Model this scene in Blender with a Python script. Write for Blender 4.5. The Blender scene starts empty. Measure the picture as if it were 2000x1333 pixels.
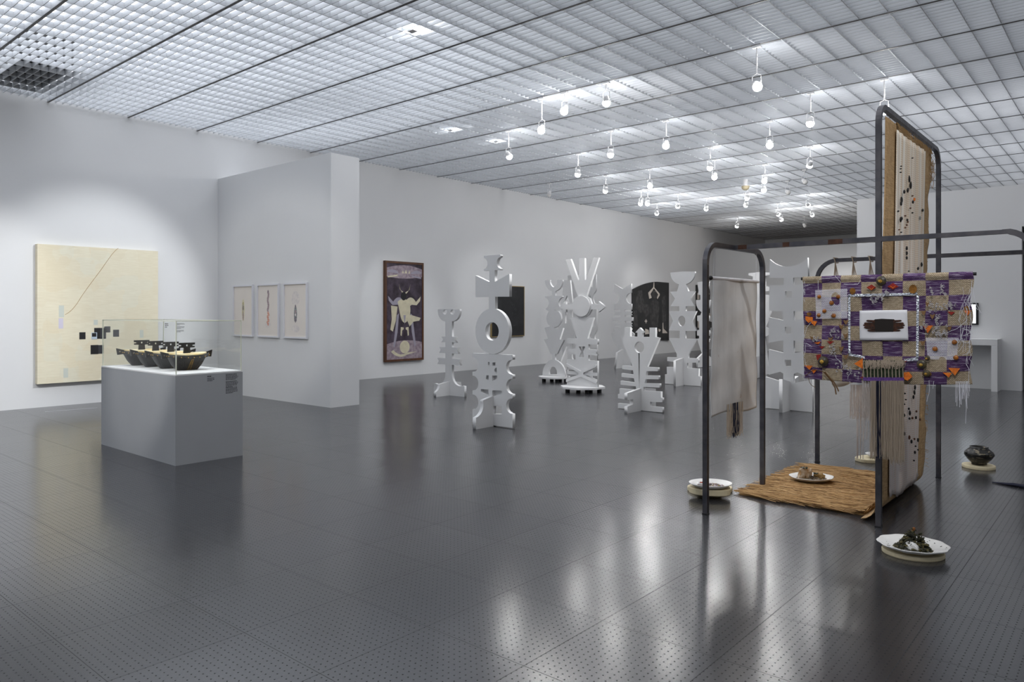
import bpy, bmesh, math, random
from mathutils import Vector, Matrix
random.seed(7)
SC = bpy.context.scene
COL = SC.collection
PI = math.pi

# ---------------------------------------------------------------- camera
F = 1435.0; EYE = 1.5; HOR = 610.0; YAW = math.radians(40.5)
CA, SA = math.cos(YAW), math.sin(YAW)
cd = bpy.data.cameras.new('camera')
cam = bpy.data.objects.new('camera', cd); COL.objects.link(cam)
cam.location = (0, 0, EYE); cam.rotation_euler = (PI/2, 0, YAW)
cd.sensor_width = 36; cd.lens = F/2000*36
cd.shift_y = -(666.5-HOR)/2000
cd.clip_end = 200
SC.camera = cam
SC.view_settings.view_transform = 'Standard'
SC.view_settings.look = 'None'
SC.view_settings.gamma = 1
SC.view_settings.use_curve_mapping = False
SC.view_settings.exposure = 0.45
w = bpy.data.worlds.new('world'); SC.world = w; w.use_nodes = True
w.node_tree.nodes['Background'].inputs[0].default_value = (.6, .65, .7, 1)
w.node_tree.nodes['Background'].inputs[1].default_value = 0.3
# ceiling light zones above the louvres: x0,x1,y0,y1,strength,colour
ZONES = [(-13.2, -6.5, -6, 8.5, 1.95, (.92, .95, 1)),
         (-6.5, -.5, -6, 8.5, 1.0, (.93, .96, 1)),
         (-.5, 8.2, -6, 8.5, .45, (.93, .96, 1)),
         (-13.2, -3.6, 8.5, 13.5, .85, (.94, .96, 1)),
         (-13.2, -3.6, 13.5, 23.0, .80, (.96, .97, 1)),
         (-3.6, 0, 8.5, 12.5, .75, (.94, .96, 1)), (0, 8.2, 8.5, 12.5, .4, (.94, .96, 1)),
         (-3.6, .6, 12.5, 23.0, 1.6, (.98, .98, 1)), (.6, 8.2, 12.5, 23.0, .5, (.97, .98, 1)),
         (-13.2, 8.2, 23.0, 27.2, .45, (1, .9, .8)),
         (-13.2, 8.2, 27.2, 33.4, .06, (1, .8, .65))]
SPOT_W = 120.0

# ---------------------------------------------------------------- measuring helpers
def fl(x, y, z=0.0):
    d = (EYE-z)*F/(y-HOR); l = (x-1000)/F*d
    return Vector((CA*l-SA*d, SA*l+CA*d, z))
def on_x(x, y, X):
    l = (x-1000)/F; d = X/(CA*l-SA)
    return Vector((X, SA*l*d+CA*d, EYE-(y-HOR)*d/F))
def on_y(x, y, Y):
    l = (x-1000)/F; d = Y/(SA*l+CA)
    return Vector((CA*l*d-SA*d, Y, EYE-(y-HOR)*d/F))

# ---------------------------------------------------------------- materials
def nt(name):
    m = bpy.data.materials.new(name); m.use_nodes = True
    t = m.node_tree
    return m, t, t.nodes['Principled BSDF']
MATS = {}
def mat(name, col, rough=.6, metal=0, spec=.4, emit=None, es=0, noise=0, nscale=8, bump=0, bscale=200, stretch=None, trans=0, col2=None):
    if name in MATS: return MATS[name]
    m, t, b = nt(name); MATS[name] = m
    c = (*col, 1)
    b.inputs['Base Color'].default_value = c
    b.inputs['Roughness'].default_value = rough
    b.inputs['Metallic'].default_value = metal
    b.inputs['Specular IOR Level'].default_value = spec
    if emit:
        b.inputs['Emission Color'].default_value = (*emit, 1); b.inputs['Emission Strength'].default_value = es
    tc = t.nodes.new('ShaderNodeTexCoord'); mp = t.nodes.new('ShaderNodeMapping')
    t.links.new(tc.outputs['Object'], mp.inputs[0])
    if stretch: mp.inputs['Scale'].default_value = stretch
    if noise or col2:
        n = t.nodes.new('ShaderNodeTexNoise'); n.inputs['Scale'].default_value = nscale; n.inputs['Detail'].default_value = 5
        t.links.new(mp.outputs[0], n.inputs[0])
        r = t.nodes.new('ShaderNodeValToRGB')
        r.color_ramp.elements[0].position = .35; r.color_ramp.elements[1].position = .65
        lo = col2 if col2 else tuple(max(0, v*(1-noise)) for v in col)
        r.color_ramp.elements[0].color = (*lo, 1); r.color_ramp.elements[1].color = c
        t.links.new(n.outputs[0], r.inputs[0]); t.links.new(r.outputs[0], b.inputs['Base Color'])
    if bump:
        n2 = t.nodes.new('ShaderNodeTexNoise'); n2.inputs['Scale'].default_value = bscale
        t.links.new(mp.outputs[0], n2.inputs[0])
        bp = t.nodes.new('ShaderNodeBump'); bp.inputs['Strength'].default_value = bump; bp.inputs['Distance'].default_value = .01
        t.links.new(n2.outputs[0], bp.inputs['Height']); t.links.new(bp.outputs[0], b.inputs['Normal'])
    return m

M_wall = mat('wall_paint', (.66, .665, .675), .75, noise=.03, nscale=.7, bump=.05, bscale=60)
M_white = mat('sculpture_white', (.72, .72, .725), .45, noise=.02, nscale=3)
M_plinth = mat('plinth_grey', (.36, .37, .385), .7, noise=.03, nscale=3)
M_plinthtop = mat('plinth_top_white', (.8, .8, .8), .6, noise=.02)
M_blade = mat('louvre_white', (.56, .58, .61), .5, noise=.05, nscale=3)
M_beam = mat('beam_grey', (.12, .115, .11), .5, metal=.3)
M_steel = mat('raw_steel', (.075, .075, .09), .36, metal=.6, spec=.5, noise=.5, nscale=9, col2=(.13, .125, .135))
M_rust = mat('rusty_steel', (.10, .045, .028), .6, metal=.4, noise=.5, nscale=30)
M_black = mat('black', (.008, .008, .009), .5)
M_blackwood = mat('blackened_wood', (.010, .009, .008), .45, bump=.6, bscale=40, col2=(.022, .02, .018), nscale=20)
M_gold = mat('gold_stitch', (.55, .33, .06), .4, metal=.5)
M_hide = mat('pale_gold_hide', (.85, .62, .22), .5, col2=(.95, .85, .6), nscale=9)
M_burlap = mat('burlap_plain', (.40, .25, .11), .9, noise=.3, nscale=60, bump=.6, bscale=300)
M_straw = [mat('straw_a', (.42, .25, .10), .8), mat('straw_b', (.30, .16, .06), .85), mat('straw_c', (.52, .33, .15), .8), mat('straw_d', (.20, .11, .045), .9)]
M_cream = mat('cream_board', (.70, .61, .41), .7, noise=.08, nscale=12)
M_china = mat('white_china', (.80, .79, .77), .25, spec=.5)
M_paper = mat('paper_white', (.80, .80, .84), .6, noise=.03, nscale=4)
M_amber = mat('amber_glass', (.42, .14, .015), .25, spec=.6, col2=(.22, .07, .01), nscale=30)
M_orange = mat('orange_felt', (.85, .23, .02), .8, col2=(.6, .13, .02), nscale=60)
M_red = mat('dark_red_felt', (.28, .02, .015), .8)
M_thread = mat('white_thread', (.72, .72, .78), .8)
M_tan = mat('tan_thread', (.40, .33, .26), .85)
M_navy = mat('navy_thread', (.012, .014, .035), .8)
M_purple = mat('purple_thread', (.12, .05, .25), .8)
M_ink = mat('label_ink', (.05, .05, .055), .7)
M_lampw = mat('lamp_white_metal', (.75, .75, .76), .4)
M_bulb = mat('lamp_glow', (1, 1, 1), .4, emit=(1, .98, .95), es=90)
M_brown = mat('brown_wood', (.065, .026, .012), .5, col2=(.11, .045, .02), nscale=12, stretch=(1, 1, .1))
M_whiteframe = mat('white_frame', (.62, .62, .66), .5)

def set_mix(t, fac, a, b):
    mx = t.nodes.new('ShaderNodeMix'); mx.data_type = 'RGBA'
    for v, i in ((fac, 0), (a, 6), (b, 7)):
        if isinstance(v, tuple): mx.inputs[i].default_value = (*v, 1) if len(v) == 3 else v
        elif isinstance(v, (int, float)): mx.inputs[i].default_value = v
        else: t.links.new(v, mx.inputs[i])
    return mx.outputs[2]
def mth(t, op, a, b=None, c=None):
    n = t.nodes.new('ShaderNodeMath'); n.operation = op
    for i, v in enumerate((a, b, c)):
        if v is None: continue
        if isinstance(v, (int, float)): n.inputs[i].default_value = v
        else: t.links.new(v, n.inputs[i])
    return n.outputs[0]
def sep(t, sock):
    s = t.nodes.new('ShaderNodeSeparateXYZ'); t.links.new(sock, s.inputs[0]); return s.outputs
def comb(t, x, y, z=0):
    s = t.nodes.new('ShaderNodeCombineXYZ')
    for i, v in enumerate((x, y, z)):
        if isinstance(v, (int, float)): s.inputs[i].default_value = v
        else: t.links.new(v, s.inputs[i])
    return s.outputs[0]
def noise(t, vec, scale, detail=3):
    n = t.nodes.new('ShaderNodeTexNoise'); n.inputs['Scale'].default_value = scale; n.inputs['Detail'].default_value = detail
    if vec is not None: t.links.new(vec, n.inputs[0])
    return n.outputs[0]

def floor_material():
    m, t, b = nt('perforated_raised_floor')
    g = t.nodes.new('ShaderNodeNewGeometry')
    x, y, z = sep(t, g.outputs['Position'])
    P = .6/18
    fx = mth(t, 'SUBTRACT', mth(t, 'FRACT', mth(t, 'DIVIDE', mth(t, 'ADD', x, 40.), P)), .5)
    fy = mth(t, 'SUBTRACT', mth(t, 'FRACT', mth(t, 'DIVIDE', mth(t, 'ADD', y, 40.), P)), .5)
    r2 = mth(t, 'ADD', mth(t, 'MULTIPLY', fx, fx), mth(t, 'MULTIPLY', fy, fy))
    dot = mth(t, 'LESS_THAN', r2, .0115)
    tx = mth(t, 'DIVIDE', mth(t, 'ADD', x, 1.985+36), .6)
    ty = mth(t, 'DIVIDE', mth(t, 'ADD', y, 36.), .6)
    sx = mth(t, 'LESS_THAN', mth(t, 'ABSOLUTE', mth(t, 'SUBTRACT', mth(t, 'FRACT', mth(t, 'ADD', tx, .5)), .5)), .0024)
    sy = mth(t, 'LESS_THAN', mth(t, 'ABSOLUTE', mth(t, 'SUBTRACT', mth(t, 'FRACT', mth(t, 'ADD', ty, .5)), .5)), .0024)
    seam = mth(t, 'MAXIMUM', sx, sy)
    cell = comb(t, mth(t, 'FLOOR', tx), mth(t, 'FLOOR', ty), 3.)
    wn = t.nodes.new('ShaderNodeTexWhiteNoise'); t.links.new(cell, wn.inputs[0])
    n1 = noise(t, g.outputs['Position'], .5, 3)
    base = set_mix(t, n1, (.026, .026, .029), (.034, .034, .038))
    c1 = set_mix(t, dot, base, (.004, .004, .005))
    c2 = set_mix(t, mth(t, 'MULTIPLY', seam, .8), c1, (.012, .012, .014))
    t.links.new(c2, b.inputs['Base Color'])
    rr = mth(t, 'ADD', mth(t, 'MULTIPLY', n1, .05), .17)
    rr = mth(t, 'ADD', rr, mth(t, 'MULTIPLY', mth(t, 'MAXIMUM', dot, seam), .5))
    t.links.new(rr, b.inputs['Roughness'])
    b.inputs['IOR'].default_value = 1.80
    t.links.new(mth(t, 'MULTIPLY_ADD', mth(t, 'MAXIMUM', dot, mth(t, 'MULTIPLY', seam, .7)), -.36, .5), b.inputs['Specular IOR Level'])
    # every raised-floor tile sits very slightly out of level
    va = t.nodes.new('ShaderNodeVectorMath'); va.operation = 'MULTIPLY_ADD'
    t.links.new(wn.outputs['Color'], va.inputs[0]); va.inputs[1].default_value = (.010, .010, 0); va.inputs[2].default_value = (-.005, -.005, 1)
    vn = t.nodes.new('ShaderNodeVectorMath'); vn.operation = 'NORMALIZE'; t.links.new(va.outputs[0], vn.inputs[0])
    bp = t.nodes.new('ShaderNodeBump'); bp.inputs['Strength'].default_value = .12; bp.inputs['Distance'].default_value = .002
    t.links.new(noise(t, g.outputs['Position'], 14, 2), bp.inputs['Height']); t.links.new(vn.outputs[0], bp.inputs['Normal'])
    t.links.new(bp.outputs[0], b.inputs['Normal'])
    return m

def canvas_material():
    m, t, b = nt('brushed_cream_canvas')
    tc = t.nodes.new('ShaderNodeTexCoord'); o = tc.outputs['Object']
    x, y, z = sep(t, o)
    st = comb(t, 0, mth(t, 'MULTIPLY', y, 2.5), mth(t, 'MULTIPLY', z, 34.))
    n1 = noise(t, st, 2.2, 6)
    n2 = noise(t, comb(t, 0, mth(t, 'MULTIPLY', y, 9.), mth(t, 'MULTIPLY', z, 1.5)), 1.2, 4)
    vo = t.nodes.new('ShaderNodeTexVoronoi'); vo.distance = 'CHEBYCHEV'; vo.inputs['Scale'].default_value = 4.2; vo.inputs['Randomness'].default_value = .6
    t.links.new(o, vo.inputs['Vector'])
    n3 = noise(t, o, 1.6, 3)
    c = set_mix(t, n1, (.58, .51, .36), (.80, .76, .62))
    c = set_mix(t, mth(t, 'MULTIPLY', n2, .45), c, (.70, .68, .54))
    c = set_mix(t, mth(t, 'MULTIPLY', mth(t, 'GREATER_THAN', n3, .55), .25), c, (.66, .55, .36))
    vv = t.nodes.new('ShaderNodeSeparateColor'); t.links.new(vo.outputs['Color'], vv.inputs[0])
    c = set_mix(t, mth(t, 'MULTIPLY', vv.outputs[1], .3), c, (.62, .54, .38))
    hue = t.nodes.new('ShaderNodeSeparateColor'); t.links.new(vo.outputs['Color'], hue.inputs[0])
    blue = mth(t, 'GREATER_THAN', hue.outputs[0], .86)
    c = set_mix(t, mth(t, 'MULTIPLY', blue, .22), c, (.62, .64, .56))
    t.links.new(c, b.inputs['Base Color']); b.inputs['Roughness'].default_value = .6
    return m

def weave_material(W=1.055, H=.735):
    m, t, b = nt('purple_tan_checker_weave')
    uv = t.nodes.new('ShaderNodeUVMap')
    u, v, _ = sep(t, uv.outputs[0])      # u 0..1 left-right, v in metres from the top
    cu = mth(t, 'FLOOR', mth(t, 'MULTIPLY', u, 8.))
    cv = mth(t, 'FLOOR', mth(t, 'DIVIDE', mth(t, 'ADD', v, .052), .1005))
    par = mth(t, 'MODULO', mth(t, 'ADD', cu, cv), 2.)
    um = mth(t, 'MULTIPLY', u, W)
    # tan basket weave
    br = t.nodes.new('ShaderNodeTexBrick')
    br.offset = .5; br.squash = 1
    for k, val in (('Scale', 1.), ('Mortar Size', .0022), ('Brick Width', .0125), ('Row Height', .0068), ('Mortar Smooth', 1.)):
        br.inputs[k].default_value = val
    br.inputs['Color1'].default_value = (.78, .66, .48, 1); br.inputs['Color2'].default_value = (.52, .42, .29, 1)
    br.inputs['Mortar'].default_value = (.24, .17, .10, 1)
    t.links.new(comb(t, um, v), br.inputs['Vector'])
    # purple warp with thin pale lines
    ln = noise(t, comb(t, mth(t, 'MULTIPLY', um, 12.), mth(t, 'MULTIPLY', v, 260.)), 1., 2)
    fine = mth(t, 'FRACT', mth(t, 'DIVIDE', v, .0062))
    pal = mth(t, 'MULTIPLY', mth(t, 'GREATER_THAN', ln, .59), .75)
    pc = set_mix(t, mth(t, 'LESS_THAN', fine, .35), (.105, .040, .165), (.055, .020, .09))
    pc = set_mix(t, pal, pc, (.58, .50, .66))
    sh = noise(t, comb(t, um, v), 9., 4)
    c = set_mix(t, par, br.outputs['Color'], pc)
    c = set_mix(t, mth(t, 'MULTIPLY', sh, .18), c, (.12, .08, .08))
    t.links.new(c, b.inputs['Base Color']); b.inputs['Roughness'].default_value = .9
    bp = t.nodes.new('ShaderNodeBump'); bp.inputs['Strength'].default_value = .8; bp.inputs['Distance'].default_value = .004
    t.links.new(mth(t, 'ADD', br.outputs['Fac'], mth(t, 'MULTIPLY', ln, .5)), bp.inputs['Height']); t.links.new(bp.outputs[0], b.inputs['Normal'])
    return m

def knit_material():
    m, t, b = nt('cream_ribbed_knit')
    tc = t.nodes.new('ShaderNodeTexCoord'); x, y, z = sep(t, tc.outputs['Object'])
    band = noise(t, comb(t, 0, mth(t, 'MULTIPLY', y, 14.)), 1., 2)
    rows = mth(t, 'FRACT', mth(t, 'DIVIDE', mth(t, 'ADD', z, 9.), .017))
    rowm = mth(t, 'MULTIPLY', mth(t, 'GREATER_THAN', rows, .55), mth(t, 'LESS_THAN', band, .52))
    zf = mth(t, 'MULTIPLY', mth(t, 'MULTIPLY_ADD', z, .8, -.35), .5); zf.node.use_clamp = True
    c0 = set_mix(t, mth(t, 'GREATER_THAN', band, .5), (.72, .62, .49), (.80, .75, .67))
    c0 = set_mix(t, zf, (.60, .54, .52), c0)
    c = set_mix(t, mth(t, 'MULTIPLY', rowm, .38), c0, (.55, .33, .16))
    t.links.new(c, b.inputs['Base Color']); b.inputs['Roughness'].default_value = .9
    return m

def burlap_material():
    m, t, b = nt('burlap_sheet')
    tc = t.nodes.new('ShaderNodeTexCoord'); x, y, z = sep(t, tc.outputs['Object'])
    n = noise(t, comb(t, mth(t, 'MULTIPLY', x, 60.), mth(t, 'MULTIPLY', y, 12.), mth(t, 'MULTIPLY', z, 160.)), 1., 3)
    n2 = noise(t, comb(t, x, mth(t, 'MULTIPLY', y, 160.), mth(t, 'MULTIPLY', z, 12.)), 1., 3)
    k = mth(t, 'MULTIPLY', mth(t, 'ADD', n, n2), .5)
    r = t.nodes.new('ShaderNodeValToRGB'); r.color_ramp.elements[0].position = .38; r.color_ramp.elements[1].position = .62
    r.color_ramp.elements[0].color = (.27, .165, .075, 1); r.color_ramp.elements[1].color = (.50, .335, .17, 1)
    t.links.new(k, r.inputs[0]); t.links.new(r.outputs[0], b.inputs['Base Color']); b.inputs['Roughness'].default_value = .95
    bp = t.nodes.new('ShaderNodeBump'); bp.inputs['Strength'].default_value = .4; bp.inputs['Distance'].default_value = .003
    t.links.new(k, bp.inputs['Height']); t.links.new(bp.outputs[0], b.inputs['Normal'])
    return m

def net_material():
    m, t, b = nt('white_net')
    uv = t.nodes.new('ShaderNodeUVMap'); u, v, _ = sep(t, uv.outputs[0])
    br = t.nodes.new('ShaderNodeTexBrick'); br.offset = .5
    for k, val in (('Scale', 1.), ('Mortar Size', .0014), ('Brick Width', .0075), ('Row Height', .0085), ('Mortar Smooth', .1)):
        br.inputs[k].default_value = val
    t.links.new(comb(t, u, v), br.inputs['Vector'])
    b.inputs['Base Color'].default_value = (.78, .76, .84, 1); b.inputs['Roughness'].default_value = .8
    t.links.new(br.outputs['Fac'], b.inputs['Alpha'])
    return m

def glass_material():
    m = bpy.data.materials.new('acrylic'); m.use_nodes = True; t = m.node_tree
    t.nodes.clear()
    o = t.nodes.new('ShaderNodeOutputMaterial'); mx = t.nodes.new('ShaderNodeMixShader')
    tr = t.nodes.new('ShaderNodeBsdfTransparent'); gl = t.nodes.new('ShaderNodeBsdfGlossy'); gl.inputs['Roughness'].default_value = .02
    tr.inputs[0].default_value = (.985, .99, .985, 1)
    lw = t.nodes.new('ShaderNodeMath'); lw.operation = 'MULTIPLY_ADD'; lw.inputs[1].default_value = .25; lw.inputs[2].default_value = .02
    fa = t.nodes.new('ShaderNodeLayerWeight'); fa.inputs[0].default_value = .5
    pw = t.nodes.new('ShaderNodeMath'); pw.operation = 'POWER'; pw.inputs[1].default_value = 4.; t.links.new(fa.outputs['Facing'], pw.inputs[0]); t.links.new(pw.outputs[0], lw.inputs[0])
    t.links.new(lw.outputs[0], mx.inputs[0]); t.links.new(tr.outputs[0], mx.inputs[1]); t.links.new(gl.outputs[0], mx.inputs[2]); t.links.new(mx.outputs[0], o.inputs[0])
    return m

def cloth_material():
    m, t, b = nt('stained_grey_cloth')
    tc = t.nodes.new('ShaderNodeTexCoord'); o = tc.outputs['Object']
    x, y, z = sep(t, o)
    n1 = noise(t, o, 3.5, 5)
    n2 = noise(t, comb(t, 0, mth(t, 'MULTIPLY', y, 6.), mth(t, 'MULTIPLY', z, .7)), 1., 3)
    r = t.nodes.new('ShaderNodeValToRGB'); r.color_ramp.elements[0].position = .38; r.color_ramp.elements[1].position = .62
    r.color_ramp.elements[0].color = (.49, .50, .52, 1); r.color_ramp.elements[1].color = (.68, .69, .71, 1)
    t.links.new(mth(t, 'MULTIPLY', mth(t, 'ADD', n1, n2), .5), r.inputs[0])
    n3 = noise(t, o, 9., 2)
    st = mth(t, 'MULTIPLY', mth(t, 'GREATER_THAN', n3, .72), .35)
    c = set_mix(t, st, r.outputs[0], (.36, .25, .21))
    t.links.new(c, b.inputs['Base Color']); b.inputs['Roughness'].default_value = .9
    bp = t.nodes.new('ShaderNodeBump'); bp.inputs['Strength'].default_value = .5; bp.inputs['Distance'].default_value = .01
    t.links.new(n1, bp.inputs['Height']); t.links.new(bp.outputs[0], b.inputs['Normal'])
    return m
M_floor = floor_material(); M_canvas = canvas_material(); M_weave = weave_material(); M_knit = knit_material()
M_burl = burlap_material(); M_net = net_material(); M_glass = glass_material(); M_cloth = cloth_material()

# ---------------------------------------------------------------- object helpers
def obj(name, bm_or_me, m=None, parent=None, smooth=False):
    if isinstance(bm_or_me, bmesh.types.BMesh):
        me = bpy.data.meshes.new(name); bm_or_me.to_mesh(me); bm_or_me.free()
    else: me = bm_or_me
    ms = m if isinstance(m, (list, tuple)) else ([m] if m else [])
    for q in ms: me.materials.append(q)
    if smooth:
        for p in me.polygons: p.use_smooth = True
    o = bpy.data.objects.new(name, me); COL.objects.link(o)
    if parent is not None:
        o.parent = parent
        o.matrix_parent_inverse = Matrix.Translation(-parent.location) if parent.rotation_euler.z == 0 else (Matrix.Translation(parent.location) @ parent.rotation_euler.to_matrix().to_4x4()).inverted()
    return o
def tag(o, label=None, cat=None, group=None, kind=None):
    if label: o['label'] = label
    if cat: o['category'] = cat
    if group: o['group'] = group
    if kind: o['kind'] = kind
    return o
def thing(name, label, cat, loc=(0, 0, 0), group=None):
    o = bpy.data.objects.new(name, None); COL.objects.link(o); o.location = loc
    o.empty_display_size = .1
    return tag(o, label, cat, group)
def struct(name, bm, m):
    o = obj(name, bm, m); o['kind'] = 'structure'; return o
def box(bm, x0, x1, y0, y1, z0, z1, mi=0):
    vs = [bm.verts.new((x, y, z)) for x in (x0, x1) for y in (y0, y1) for z in (z0, z1)]
    for f in ((0, 1, 3, 2), (4, 6, 7, 5), (0, 4, 5, 1), (2, 3, 7, 6), (0, 2, 6, 4), (1, 5, 7, 3)):
        q = bm.faces.new([vs[i] for i in f]); q.material_index = mi
    return bm
def bx(*a, mi=0): return box(bmesh.new(), *a, mi=mi)
def quad(bm, pts, mi=0):
    f = bm.faces.new([bm.verts.new(p) for p in pts]); f.material_index = mi; return f
def tube(bm, pts, r, n=6, cap=True, mi=0):
    pts = [Vector(p) for p in pts]; rings = []
    rr = r if isinstance(r, (list, tuple)) else [r]*len(pts)
    up = None
    for i, p in enumerate(pts):
        d = (pts[min(i+1, len(pts)-1)]-pts[max(i-1, 0)])
        if d.length < 1e-9: d = Vector((0, 0, 1))
        d.normalize()
        if up is None or abs(up.dot(d)) > .95: up = Vector((0, 0, 1)) if abs(d.z) < .9 else Vector((1, 0, 0))
        a = d.cross(up).normalized(); b = d.cross(a).normalized()
        rings.append([bm.verts.new(p+a*math.cos(2*PI*k/n)*rr[i]+b*math.sin(2*PI*k/n)*rr[i]) for k in range(n)])
        up = a.cross(d)
    for i in range(len(rings)-1):
        for k in range(n):
            f = bm.faces.new((rings[i][k], rings[i][(k+1) % n], rings[i+1][(k+1) % n], rings[i+1][k])); f.material_index = mi
    if cap and n > 2:
        for rg in (rings[0], rings[-1]):
            f = bm.faces.new(rg); f.material_index = mi
    return bm
def lathe(bm, prof, c=(0, 0, 0), n=32, sx=1, sy=1, rot=0, wob=None, mi=0):
    rings = []
    for r, z in prof:
        ring = []
        for k in range(n):
            a = 2*PI*k/n; q = wob(a) if wob else 1
            x, y = r*math.cos(a)*sx*q, r*math.sin(a)*sy*q
            ring.append(bm.verts.new((c[0]+x*math.cos(rot)-y*math.sin(rot), c[1]+x*math.sin(rot)+y*math.cos(rot), c[2]+z)))
        rings.append(ring)
    for i in range(len(rings)-1):
        for k in range(n):
            f = bm.faces.new((rings[i][k], rings[i][(k+1) % n], rings[i+1][(k+1) % n], rings[i+1][k])); f.material_index = mi
    for rg in (rings[0], rings[-1]):
        f = bm.faces.new(rg); f.material_index = mi
    return bm
def blob(bm, c, r, sx=1, sy=1, sz=1, jit=.12, seg=8, mi=0, sub=1):
    res = bmesh.ops.create_icosphere(bm, subdivisions=sub, radius=r)
    for v in res['verts']:
        j = 1+random.uniform(-jit, jit)
        v.co = Vector((v.co.x*sx*j+c[0], v.co.y*sy*j+c[1], v.co.z*sz*j+c[2]))
        for f in v.link_faces: f.material_index = mi
def fixn(bm):
    bmesh.ops.recalc_face_normals(bm, faces=bm.faces); return bm
def arc3(a, m, b, n=9):
    ax, ay = a; bx_, by = m; cx, cy = b
    d = 2*(ax*(by-cy)+bx_*(cy-ay)+cx*(ay-by))
    if abs(d) < 1e-9: return [m]
    ux = ((ax*ax+ay*ay)*(by-cy)+(bx_*bx_+by*by)*(cy-ay)+(cx*cx+cy*cy)*(ay-by))/d
    uy = ((ax*ax+ay*ay)*(cx-bx_)+(bx_*bx_+by*by)*(ax-cx)+(cx*cx+cy*cy)*(bx_-ax))/d
    r = math.hypot(ax-ux, ay-uy); t0 = math.atan2(ay-uy, ax-ux); tm = math.atan2(by-uy, bx_-ux); t1 = math.atan2(cy-uy, cx-ux)
    def nrm(t): return (t-t0) % (2*PI)
    if nrm(tm) < nrm(t1): span = nrm(t1)
    else: span = nrm(t1)-2*PI
    return [(ux+r*math.cos(t0+span*k/n), uy+r*math.sin(t0+span*k/n)) for k in range(1, n)]
def expand(pts):
    out = []
    for i, p in enumerate(pts):
        if len(p) == 3:
            out += arc3(pts[i-1][:2], p[:2], pts[(i+1) % len(pts)][:2])
        else: out.append(tuple(p))
    return out
def circle(cx, cz, r, n=40, rz=None):
    return [(cx+r*math.cos(2*PI*k/n), cz+(rz or r)*math.sin(2*PI*k/n)) for k in range(n)]
def cutout(name, loops, thick, m, parent, plane='XZ', off=(0, 0, 0), bevel=.0025):
    """a board cut to an outline: loops of (s, z); even-odd holes; s along X ('XZ') or along Y ('YZ')"""
    cu = bpy.data.curves.new('c', 'CURVE'); cu.dimensions = '2D'; cu.fill_mode = 'BOTH'
    cu.extrude = thick/2
    for lp in loops:
        sp = cu.splines.new('POLY'); sp.points.add(len(lp)-1); sp.use_cyclic_u = True
        for p, q in zip(sp.points, lp): p.co = (q[0], q[1], 0, 1)
    tmp = bpy.data.objects.new('tmp', cu)
    COL.objects.link(tmp)
    dg = bpy.context.evaluated_depsgraph_get(); dg.update()
    me = bpy.data.meshes.new_from_object(tmp.evaluated_get(dg))
    bpy.data.objects.remove(tmp); bpy.data.curves.remove(cu)
    me.materials.clear()
    ox, oy, oz = off
    for v in me.vertices:
        s, z, t = v.co
        v.co = (s+ox, t+oy, z+oz) if plane == 'XZ' else (t+ox, s+oy, z+oz)
    if plane == 'XZ': me.flip_normals()
    me.name = name
    return obj(name, me, m, parent)

# ---------------------------------------------------------------- room shell
WX = -13.15; CZ = 4.84; YB = 33.4; YF = -6.0; XR = 8.2
struct('floor', bx(WX-.3, XR+.3, YF-.3, YB+.3, -.2, 0), M_floor)
struct('wall_left', bx(WX-.3, WX, YF, YB, 0, 6.2), M_wall)
struct('wall_right', bx(XR, XR+.3, YF, YB, 0, 6.2), M_wall)
struct('wall_front', bx(WX-.3, XR+.3, YF-.3, YF, 0, 6.2), M_wall)
struct('wall_back', bx(WX-.3, XR+.3, YB, YB+.3, 0, 6.2), M_wall)
struct('wall_partition_left', bx(WX+.002, -9.62, 6.9, 7.45, 0, 4.0), M_wall)
struct('wall_partition_far', bx(WX+.002, -4.0, 28.15, 28.4, 0, 4.07), M_wall)
b_ = bmesh.new()
box(b_, -4.64, -1.70, 16.9, 17.15, 0, 3.93); box(b_, -1.70, .6, 16.9, 17.15, 3.13, 3.93); box(b_, .6, XR, 16.9, 17.15, 0, 3.93)
struct('wall_partition_right', b_, M_wall)
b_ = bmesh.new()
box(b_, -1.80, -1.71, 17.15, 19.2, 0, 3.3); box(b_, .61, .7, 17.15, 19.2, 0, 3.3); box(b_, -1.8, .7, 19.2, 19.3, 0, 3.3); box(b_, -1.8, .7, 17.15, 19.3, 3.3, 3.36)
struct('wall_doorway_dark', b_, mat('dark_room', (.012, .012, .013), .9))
# ceiling: louvre grid, beams, light diffusers above
ceil = bpy.data.objects.new('ceiling', None); COL.objects.link(ceil); ceil['kind'] = 'structure'
BY = [4.08+1.212*k for k in range(-8, 25)]
b_ = bmesh.new()
for y0 in BY:
    for k in range(1, 12):
        y = y0+k*.101
        if YF < y < YB: box(b_, WX, XR, y-.0035, y+.0035, CZ, CZ+.068)
x = WX+.12
while x < XR:
    box(b_, x-.005, x+.005, YF, YB, CZ-.002, CZ+.066); x += .303
obj('louvre_grid', b_, M_blade, ceil)
b_ = bmesh.new()
for y in BY:
    if YF < y < YB:
        box(b_, WX, XR, y-.012, y+.012, CZ-.016, CZ-.010, 0)
        box(b_, WX, XR, y-.018, y-.013, CZ-.010, CZ+.07, 1); box(b_, WX, XR, y+.013, y+.018, CZ-.010, CZ+.07, 1)
obj('ceiling_beam', b_, [M_beam, M_blade], ceil)
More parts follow.
